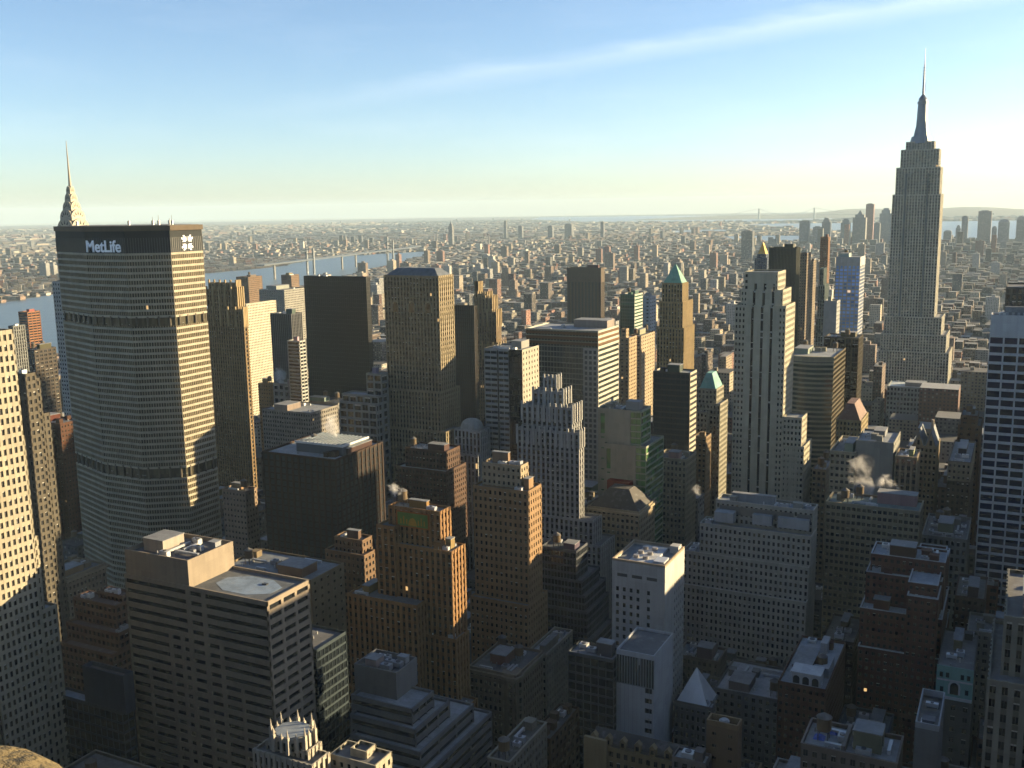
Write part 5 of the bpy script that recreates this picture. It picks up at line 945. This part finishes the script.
def suspension(nm, lb, A, B, ext, zt, zd, wd, leg, colr, piers=()):
    A = Vector(A); B = Vector(B); u = (B - A).normalized(); nv = Vector((-u.y, u.x, 0)); r = thing(nm, lb, 'bridge', (A.x, A.y, 0)); ln = (B - A).length
    m = MB(); P0 = -u * ext; P1 = u * (ln + ext); m.poly_prism([(q.x, q.y) for q in (P0 - nv * wd / 2, P1 - nv * wd / 2, P1 + nv * wd / 2, P0 + nv * wd / 2)], zd - 3, zd + 2.5); m.build('deck', METAL, r, colr)
    for q in (Vector((0, 0, 0)), u * ln):
        m = MB()
        for s in (-1, 1):
            c = q + nv * s * wd * .5; m.box(c.x - leg, c.x + leg, c.y - leg, c.y + leg, 0, zt)
        for z in (zd + (zt - zd) * .5, zt - 4): m.bar(q - nv * wd * .5 + Vector((0, 0, z)), q + nv * wd * .5 + Vector((0, 0, z)), leg * .6)
        m.build('tower', METAL, r, colr)
    for s in (-1, 1):
        m = MB(); pts = []
        for i in range(-8, 25):
            t = i / 16; z = zd + 5 + (zt - zd - 6) * ((2 * t - 1) ** 2 if 0 <= t <= 1 else max(0, 1 - (abs(t - .5) - .5) / (ext / ln * .8)))
            pts.append(u * (ln * t) + nv * s * wd * .45 + Vector((0, 0, z)))
        for a, b in zip(pts, pts[1:]): m.bar(a, b, leg * .22)
        m.build('cable', METAL, r, colr)
    for t in piers:
        c = u * ln * t; m = MB(); m.box(c.x - leg * .9, c.x + leg * .9, c.y - leg * .9, c.y + leg * .9, 0, zd - 4); m.build('pier', MASON, r, (.38, .37, .34))
suspension('suspension_bridge', 'grey suspension bridge crossing the river with paired tower legs', (-2648, 3413, 0), (-2835, 4293, 0), 420, 106, 60, 30, 3.6, (.10, .115, .13), (-.35, .35, .52))
suspension('harbour_bridge', 'faint long suspension bridge far out at the harbour mouth', (-3990, 17000, 0), (-3104, 17000, 0), 700, 175, 62, 34, 11, (.20, .23, .26))
for x, y, h, r0 in [(-2921, 5502, 102, 5),
(-3936, 6549, 73, 5),
(-3911, 6550, 73, 5)]:
    r = thing('smokestack', 'tall thin pale smokestack standing among the low roofs across the river', 'smokestack', (x, y, 0), 'power station stacks'); m = MB(); m.cyl(0, 0, 0, h, r0, r0 * .7, 14); m.build('flue', MASON, r, (.42, .40, .38)); m = MB(); m.cyl(0, 0, h - h * .06, h - h * .03, r0 * .85, r0 * .85, 14); m.build('band', MASON, r, (.3, .12, .1))

# ------------------------------------------------------------------ ordinary buildings that fill the blocks
HB = [(min(t[0] for t in h[3]), max(t[1] for t in h[3]), min(t[2] for t in h[3]), max(t[3] for t in h[3])) for h in HEROES]
HB += [(-590, -452, 440, 510), (-735, -660, 570, 645), (-185, -52, 1260, 1345)]
MI = cam.matrix_world.inverted()
def pix(x, y, z):
    v_ = MI @ Vector((x, y, z)); return (512 + 1020 * v_.x / -v_.z, 384 - 1020 * v_.y / -v_.z) if v_.z < -1 else (-9999, 9999)
def cap(y): return 742 if y < 300 else 708 if y < 380 else 640 if y < 470 else 545 if y < 560 else 500 if y < 650 else 455 if y < 760 else 415 if y < 900 else 372 if y < 1100 else 335
rnd = random.Random(11)
TONES = [('tan', (.34, .27, .18)), ('buff', (.40, .34, .25)), ('brown brick', (.20, .13, .09)), ('red brick', (.23, .105, .07)), ('grey', (.27, .27, .26)), ('dark brown', (.12, .085, .065)), ('pale stone', (.46, .43, .36)), ('slate grey', (.17, .175, .18))]
LOTS = []
for (bx0, bx1, y0, y1) in BLOCKS:
    rows = ((y0, (y0 + y1) / 2 - 1.5), ((y0 + y1) / 2 + 1.5, y1))
    for ry0, ry1 in rows:
        x = bx0
        while x < bx1 - 6:
            w_ = min(rnd.choice((9, 14, 18, 22, 26, 34)), bx1 - x)
            if bx1 - x - w_ < 7: w_ = bx1 - x
            a, b = x, x + w_ - .25; x += w_
            # shrink around the towers that already stand there
            ok = True; c, e = ry0, ry1
            for h in HB:
                if min(b, h[1] + .6) - max(a, h[0] - .6) > 0 and min(e, h[3] + .6) - max(c, h[2] - .6) > 0:
                    if h[2] - .6 - c > 12: e = h[2] - .7
                    elif e - (h[3] + .6) > 12: c = h[3] + .7
                    elif h[0] - .6 - a > 9: b = h[0] - .7
                    elif b - (h[1] + .6) > 9: a = h[1] + .7
                    else: ok = False; break
            if not ok: continue
            px = pix((a + b) / 2, c, 20)
            if not (-60 < px[0] < 1085): continue
            lim = cap(c); H = rnd.uniform(16, 58) * (1.0 if rnd.random() < .72 else 1.5)
            if c < 480: H = max(H, 24)
            while H > 12 and pix(b, c, H)[1] < lim: H -= 3
            if pix(b, c, H)[1] > 830: continue
            if H < 12: continue
            LOTS.append((math.hypot((a + b) / 2, c), a, b, c, e, H))
LOTS.sort()
REG = ['in the shaded near blocks', 'near the dark brown fortress', 'behind the broad stepped slab', 'before the tallest tower', 'towards the river']
REST = MB(); REST.uv = []; REST.tint = []
def rest_box(mb, x0, x1, y0, y1, z1, col, rc, bay=3.4, fl=3.5, z0=0.0, turn=0.0):
    b = len(mb.v); cs = [(x0, y0), (x1, y0), (x1, y1), (x0, y1)]
    if turn:
        ca, sa = math.cos(turn), math.sin(turn); gx, gy = (x0 + x1) / 2, (y0 + y1) / 2
        cs = [(gx + (q - gx) * ca - (r_ - gy) * sa, gy + (q - gx) * sa + (r_ - gy) * ca) for q, r_ in cs]
    mb.v += [(q, r_, z0) for q, r_ in cs] + [(q, r_, z1) for q, r_ in cs]
    mb.f += [(b+4, b+5, b+6, b+7), (b, b+1, b+5, b+4), (b+1, b+2, b+6, b+5), (b+2, b+3, b+7, b+6), (b+3, b, b+4, b+7)]
    h = max(1, round((z1 - z0) / fl)); nx = max(1, round((x1 - x0) / bay)); ny = max(1, round((y1 - y0) / bay)); o = random.randint(0, 90)
    mb.uv += [(0, 0)] * 4
    for q in (nx, ny, nx, ny): mb.uv += [(o, 0), (o + q, 0), (o + q, h), (o, h)]
    mb.tint += [rc, col, col, col, col]
LANE = WINDOWED
NT = 0
for i, (ds, a, b, c, e, H) in enumerate(LOTS):
    tn, tc_ = rnd.choice(TONES); k = rnd.uniform(.42, .9) if ds < 900 else rnd.uniform(.6, 1.05); col = tuple(q * k for q in tc_)  # near blocks take darker tones, standing in for shade in the gaps
    rcs = rnd.choice((('dark', (.09, .09, .09)), ('grey', (.20, .20, .20)), ('pale', (.36, .37, .38)), ('black', (.06, .06, .06))))
    if NT < 285 and (ds < 1250):
        NT += 1
        reg = REG[0] if ds < 520 else REG[1] if ds < 720 and (a < -220) else REG[2] if ds < 800 else REG[3] if a > -420 else REG[4]
        ht = 'low' if H < 28 else 'mid height' if H < 45 else 'taller'
        lb = f'{ht} {tn} block with {rcs[0]} roof {reg}'
        gp = 'ordinary buildings filling the city blocks'
        if ds < 620:
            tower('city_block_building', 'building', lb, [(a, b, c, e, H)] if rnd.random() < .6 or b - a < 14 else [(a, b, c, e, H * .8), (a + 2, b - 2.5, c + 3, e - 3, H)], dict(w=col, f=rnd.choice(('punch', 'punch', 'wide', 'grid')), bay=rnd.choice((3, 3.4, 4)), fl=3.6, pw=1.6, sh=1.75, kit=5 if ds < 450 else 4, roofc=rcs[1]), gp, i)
        else:
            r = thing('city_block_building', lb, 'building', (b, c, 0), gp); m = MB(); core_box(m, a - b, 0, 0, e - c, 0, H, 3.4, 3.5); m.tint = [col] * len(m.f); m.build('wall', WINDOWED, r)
            m = MB(); ring_wall(m, a - b - .1, .1, -.1, e - c + .1, H - .5, H + .9, .5); m.build('parapet', MASON, r, [min(.6, q * 1.2) for q in col])
            m = MB(); m.box(a - b + .42, -.42, .42, e - c - .42, H, H + .15); m.build('roof', ROOF, r, rcs[1])
            if ds < 900: roof_kit(r, a - b + .5, -.5, .5, e - c - .5, H + .15, 2, rnd, col)
            else: m = MB(); q = (a - b) * rnd.uniform(.5, .8); m.box(q, q + 5, (e - c) * .3, (e - c) * .3 + 5, H + .15, H + 3.6); m.build('penthouse', MASON, r, col)
    else:
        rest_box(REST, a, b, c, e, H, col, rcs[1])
        if rnd.random() < .6: q = a + (b - a) * rnd.random() * .6; rest_box(REST, q, q + 4, c + (e - c) * .3, c + (e - c) * .3 + 4, H + 3.5, col, (.3, .3, .3), z0=H)
# unseen towers added beside the view, sized to keep these streets in shade
for k, (a, b, c, e, H) in enumerate([(140, 200, 330, 380, 190),
(140, 200, 415, 470, 180),
(140, 195, 500, 560, 180),
(140, 200, 640, 700, 165),
(60, 98, 300, 345, 110),
(60, 98, 365, 425, 130),
(60, 98, 442, 522, 208),
(60, 98, 540, 600, 150),
(135, 190, 250, 300, 170),
(215, 260, 560, 620, 170),
(50, 98, 640, 690, 150),
(135, 180, 730, 800, 180),
(50, 95, 760, 830, 140),
(140, 190, 880, 950, 160)]):
    r = thing('added_shade_tower', 'unseen tall tower added on the next avenue to shade the near streets', 'skyscraper', (b, c, 0), 'towers added along the next avenue for shade'); m = MB(); core_box(m, a - b, 0, 0, e - c, 0, H, 3.4, 3.7); m.tint = [(.3, .29, .27)] * len(m.f); m.build('wall', WINDOWED, r); m = MB(); ring_wall(m, a - b - .1, .1, -.1, e - c + .1, H - .5, H + 1, .5); m.build('parapet', MASON, r, (.3, .29, .27))

for k, (a, b, c, e, H) in enumerate(((-60, -26, -120, -40, 200), (66, 130, -75, -4, 215), (-440, -270, 75, 140, 195), (-330, -215, -40, 40, 190), (-160, -70, -190, -95, 185), (-40, 70, -260, -170, 200), (90, 180, -230, -130, 190), (-480, -350, -160, -60, 200), (-300, -190, -220, -110, 180), (130, 240, -60, 60, 195), (-600, -480, -60, 40, 190), (-760, -640, -150, -20, 200), (120, 200, 100, 190, 185))):  # unseen dark towers added to keep sky light off the near fronts
    r = thing('added_sky_blocker_tower', 'unseen dark glass tower added around the viewpoint to block sky light', 'skyscraper', (b, c, 0), 'towers added around the viewpoint to block sky light'); m = MB(); core_box(m, a - b + .3, -.3, .3, e - c - .3, 0, H - 1, 2.4, 3.7); m.build('glazing', CURTAIN, r, (.012, .014, .016))
    m = MB()
    for tg, F in frames(a - b, 0, 0, e - c, .3).items(): lattice(m, F, 0, H - 1, 4.8, 3.7, .4, .9, .3, 0, .03)
    m.build('wall', METAL, r, (.05, .05, .05)); m = MB(); m.box(a - b + .4, -.4, .4, e - c - .4, H - .99, H - .8); m.build('roof', ROOF, r, (.1, .1, .1))

# distant city: rows of roofs out to the horizon
rnd = random.Random(23)
def far_band(d0, d1, lot, hmin, hmean, ptow, htow, street):
    """scatter houses on the street grid, only where the camera looks"""
    x = -d1
    while x < d1 * .35:
        x += lot * rnd.uniform(.8, 1.2)
        y = d0 * .55
        while y < d1:
            y += lot * rnd.uniform(.85, 1.5)
            ds = math.hypot(x, y)
            if not d0 <= ds < d1: continue
            ang = math.degrees(math.atan2(x, y)) + 26.8
            if not -28.5 < ang < 28.5: continue
            if y < STREETS[-1] and -1330 < x < 420: continue
            cl = math.sin(x * .0021 + 1.3) * math.sin(y * .0017 + .4) + .6 * math.sin(x * .0057 + y * .0043) + .4 * math.sin(x * .011 - y * .009)
            if rnd.random() < .10 + (.55 if cl < -.75 else 0): continue
            if any(inside(x, y, p_) or inside(x + lot * .5, y, p_) for _, p_ in WATERS): continue
            w_ = lot * rnd.uniform(.5, 1.05); dpt = lot * rnd.uniform(.5, 1.2)
            H = hmin + rnd.expovariate(1 / hmean); H = min(H, hmin + hmean * 3.2)
            if any(inside(x + q, y - 0, RIVER) for q in (-330, -160, 160)) or any(inside(x - q * .45, y + q * .9, RIVER) for q in (150, 300, 420)): H = min(H, 11)
            elif rnd.random() < ptow * (2.6 if cl > .75 else .55): H = rnd.uniform(*htow); w_ = min(w_, 26); dpt = min(dpt, 24)
            if -1250 < x < 700 and 5300 < y < 6900: H *= 1.0 + 1.6 * rnd.random()
            tn, tc_ = rnd.choice(TONES); k = rnd.uniform(.4, .95) if rnd.random() < .85 else 1.4; col = tuple(min(.65, q * k) for q in tc_)
            rc = rnd.choice(((.08, .08, .08), (.15, .15, .15), (.18, .18, .18), (.14, .14, .14), (.10, .08, .07), (.30, .30, .30), (.07, .07, .075), (.09, .085, .08)))
            tr = (0, .32, -.45, .6, .15, -.2, .85)[(int(x // 1900) * 3 + int(y // 2300) * 5) % 7] if (y > 4600 or x < -2600) else 0
            rest_box(REST, x, x + w_, y, y + dpt, H, col, rc, 3.6, 3.5, turn=tr)
far_band(1250, 2600, 21, 10, 7, .022, (36, 66), 18)
far_band(2600, 4800, 26, 7, 5.5, .016, (38, 66), 18)
far_band(4800, 9000, 41, 6, 5, .009, (35, 66), 18)
far_band(9000, 21000, 95, 5, 5, .008, (30, 55), 18)
o = REST.build('distant_city', [WINDOWED]); o['kind'] = 'stuff'
me = o.data
# mid distance apartment towers one can count
AT = []
rnd = random.Random(31)
while len(AT) < 85:
    dd = rnd.uniform(1500, 5200); an = R(rnd.uniform(-26, 26) - 26.8); x, y = dd * math.sin(an), dd * math.cos(an)
    if any(inside(x + q, y + q, p_) for _, p_ in WATERS for q in (-120, -40, 0, 40, 120)) or any(inside(x - q * .45, y + q * .9, RIVER) for q in (200, 400, 600)) or (y < STREETS[-1] and x > -1330): continue
    if any(abs(x - q[0]) < 45 and abs(y - q[1]) < 45 for q in AT): continue
    AT.append((x, y, rnd.uniform(38, 78) * (1 if dd > 1900 else .8), rnd.uniform(18, 40), rnd.uniform(14, 22), rnd.randrange(5), dd))
for x, y, H, w_, dp, c, dd in AT:
    nm_, cl = (('buff', (.42, .35, .26)), ('red brown', (.27, .14, .10)), ('grey', (.32, .32, .31)), ('pale', (.55, .52, .46)), ('brown', (.22, .16, .12)))[c]
    reg = 'rising from low roofs before the river' if dd < 2600 else 'standing in the hazy middle distance' if dd < 3900 else 'faint in the far haze'
    r = thing('apartment_tower', f'{nm_} {"slab" if w_ > 28 else "slim"} apartment tower {reg}', 'apartment tower', (x, y, 0), 'distant apartment towers')
    m = MB(); core_box(m, -w_, 0, 0, dp, 0, H, 3.4, 3.1); m.tint = [cl] * len(m.f); m.build('wall', WINDOWED, r); m = MB(); m.box(-w_ * .6, -w_ * .3, dp * .3, dp * .7, H, H + 5); m.tint = [cl] * len(m.f); m.build('penthouse', TINTED, r)

# ------------------------------------------------------------------ cars deep in the avenue
def lamp_mat(name, c, s):
    m, n, l, p = newmat(name); p.inputs['Base Color'].default_value = c + (1,); p.inputs['Emission Color'].default_value = c + (1,); p.inputs['Emission Strength'].default_value = s; return m
RED = lamp_mat('tail_lamp', (1, .08, .04), 3); WHT = lamp_mat('head_lamp', (1, .9, .7), 3)
carp = simple('car_paint', (.06, .06, .07), .3); taxi = simple('taxi_paint', (.50, .30, .03), .35); whitep = simple('van_paint', (.55, .55, .55), .4); rubber = simple('tyre_rubber', (.02, .02, .02), .8)
rnd = random.Random(3)
for k in range(26):
    y = 388 + k * 9.3 + rnd.random() * 3; ln = rnd.choice((-9.3, -4.7, 0, 4.7, 9.3)); mt, nm_ = rnd.choice(((carp, 'dark'), (taxi, 'yellow'), (whitep, 'white')))
    r = thing('parked_car', f'small {nm_} car with lamps lit on the shaded avenue floor', 'car', (-172 + ln, y, .01), 'cars on the shaded avenue')
    m = MB(); m.poly_prism([(-.9, 0), (.9, 0), (.9, 4.4), (-.9, 4.4)], .35, .95); m.poly_prism([(-.85, .9), (.85, .9), (.85, 3.9), (-.85, 3.9)], .95, 1.45, [(-.68, 1.5), (.68, 1.5), (.68, 3.4), (-.68, 3.4)]); m.build('body', mt, r)
    for wx in (-.92, .72):
        for wy in (.8, 3.5): m = MB(); m.box(wx, wx + .2, wy - .32, wy + .32, 0, .64); m.build('wheel', rubber, r)
    for wx in (-.8, .5):
        m = MB(); m.box(wx, wx + .3, -.06, .0, .6, .85); m.build('tail_light', RED, r); m = MB(); m.box(wx, wx + .3, 4.4, 4.46, .6, .85); m.build('headlight', WHT, r)

# ------------------------------------------------------------------ steam, viewing ledge, haze
def steam(loc, s, dens, k):
    m = D.materials.new('steam_vapour'); m.use_nodes = True; n = m.node_tree.nodes; l = m.node_tree.links; n.remove(n['Principled BSDF'])
    v_ = n.new('ShaderNodeVolumePrincipled'); v_.inputs['Color'].default_value = (.96, .95, .94, 1)
    tc = n.new('ShaderNodeTexCoord'); ln = n.new('ShaderNodeVectorMath'); ln.operation = 'LENGTH'; l.new(tc.outputs['Object'], ln.inputs[0])
    mp = n.new('ShaderNodeMapping'); mp.inputs['Location'].default_value = (k * 3.7, k * 1.9, k * 5.1); l.new(tc.outputs['Object'], mp.inputs['Vector'])
    x = n.new('ShaderNodeTexNoise'); x.inputs['Scale'].default_value = 1.5; x.inputs['Detail'].default_value = 7; x.inputs['Roughness'].default_value = .62; x.inputs['Distortion'].default_value = .6; l.new(mp.outputs[0], x.inputs['Vector'])
    f = math_node(n, l, 'SUBTRACT', math_node(n, l, 'SUBTRACT', x.outputs['Fac'], .36), math_node(n, l, 'MULTIPLY', math_node(n, l, 'POWER', ln.outputs['Value'], 1.6), .34))
    l.new(math_node(n, l, 'MULTIPLY', math_node(n, l, 'MAXIMUM', f, 0.0), dens * 38), v_.inputs['Density']); l.new(v_.outputs[0], n['Material Output'].inputs['Volume'])
    mb = MB(); sg, rg = 20, 12
    for j in range(rg + 1):
        for i in range(sg): th, q = math.pi * j / rg, 2 * math.pi * i / sg; mb.v.append((math.sin(th) * math.cos(q), math.sin(th) * math.sin(q), math.cos(th)))
    for j in range(rg):
        for i in range(sg): a, b = j * sg + i, j * sg + (i + 1) % sg; mb.f.append((a, a + sg, b + sg, b))
    o = mb.build('steam', m); o.location = (loc[0] - 2 * s, loc[1], loc[2] + 3.2 * s); o.scale = (4.6 * s, 3.0 * s, 5.2 * s); o.rotation_euler = (0, R(-38), 0); o['kind'] = 'stuff'
for k, (loc, s, dn) in enumerate([((-357.6, 478.0, 127.7), 2.0, 0.05),
((-597.2, 724.0, 103.7), 2.4, 0.035),
((-64.5, 540.0, 106.3), 2.2, 0.03),
((-67.5, 545.0, 115.4), 2.0, 0.02),
((-54.3, 540.0, 110.1), 1.6, 0.06),
((-232.5, 352.0, 138.5), 0.9, 0.1),
((-138.5, 480.0, 115.3), 1.0, 0.03)]): steam(loc, s, dn, k)
sm, n, l, p = newmat('ledge_stone'); l.new(mixc(n, l, noise(n, l, 26, 8), (.055, .040, .016), (.125, .094, .040)), p.inputs['Base Color']); p.inputs['Roughness'].default_value = .9
bp = n.new('ShaderNodeBump'); bp.inputs['Strength'].default_value = 1.0; bp.inputs['Distance'].default_value = .05; l.new(noise(n, l, 22, 7), bp.inputs['Height']); l.new(bp.outputs[0], p.inputs['Normal'])
r = thing('viewing_terrace', 'sunlit rounded golden stone ledge at the near lower corner', 'stone ledge', (0, 0, 0))
m = MB()
LC = Vector((-1.94, 1.178, 257.731)); seg, rg = 40, 24
for j in range(rg + 1):
    for i in range(seg):
        th = math.pi * j / rg; p_ = 2 * math.pi * i / seg; k = 1 + .012 * math.sin(7 * p_ + 3 * th) + .01 * math.sin(13 * th + 2 * p_)
        m.v.append((LC.x + .27 * k * math.sin(th) * math.cos(p_), LC.y + .27 * k * math.sin(th) * math.sin(p_), LC.z + .14 * k * math.cos(th)))
for j in range(rg):
    for i in range(seg):
        a = j * seg + i; b = j * seg + (i + 1) % seg; m.f.append((a, a + seg, b + seg, b))
m.build('rounded_stone', sm, r, None, True)
m = MB(); m.box(LC.x - .14, LC.x + .14, LC.y - .14, LC.y + .14, 256.0, LC.z - .1); m.build('pedestal', sm, r)
m = MB(); m.box(-85, 62, -38, 1.9, 0, 256.0); m.build('tower_body', MASON, r, (.3, .27, .23))

hz = D.materials.new('haze_air'); hz.use_nodes = True; n = hz.node_tree.nodes; l = hz.node_tree.links; n.remove(n['Principled BSDF'])
v_ = n.new('ShaderNodeVolumePrincipled'); v_.inputs['Color'].default_value = (.60, .80, .95, 1); v_.inputs['Density'].default_value = 0.00003; v_.inputs['Anisotropy'].default_value = 0.0
l.new(v_.outputs[0], n['Material Output'].inputs['Volume'])
m = MB(); m.box(-29500, 29500, -29500, 29500, -2, 470); o = m.build('haze', hz); o['kind'] = 'stuff'
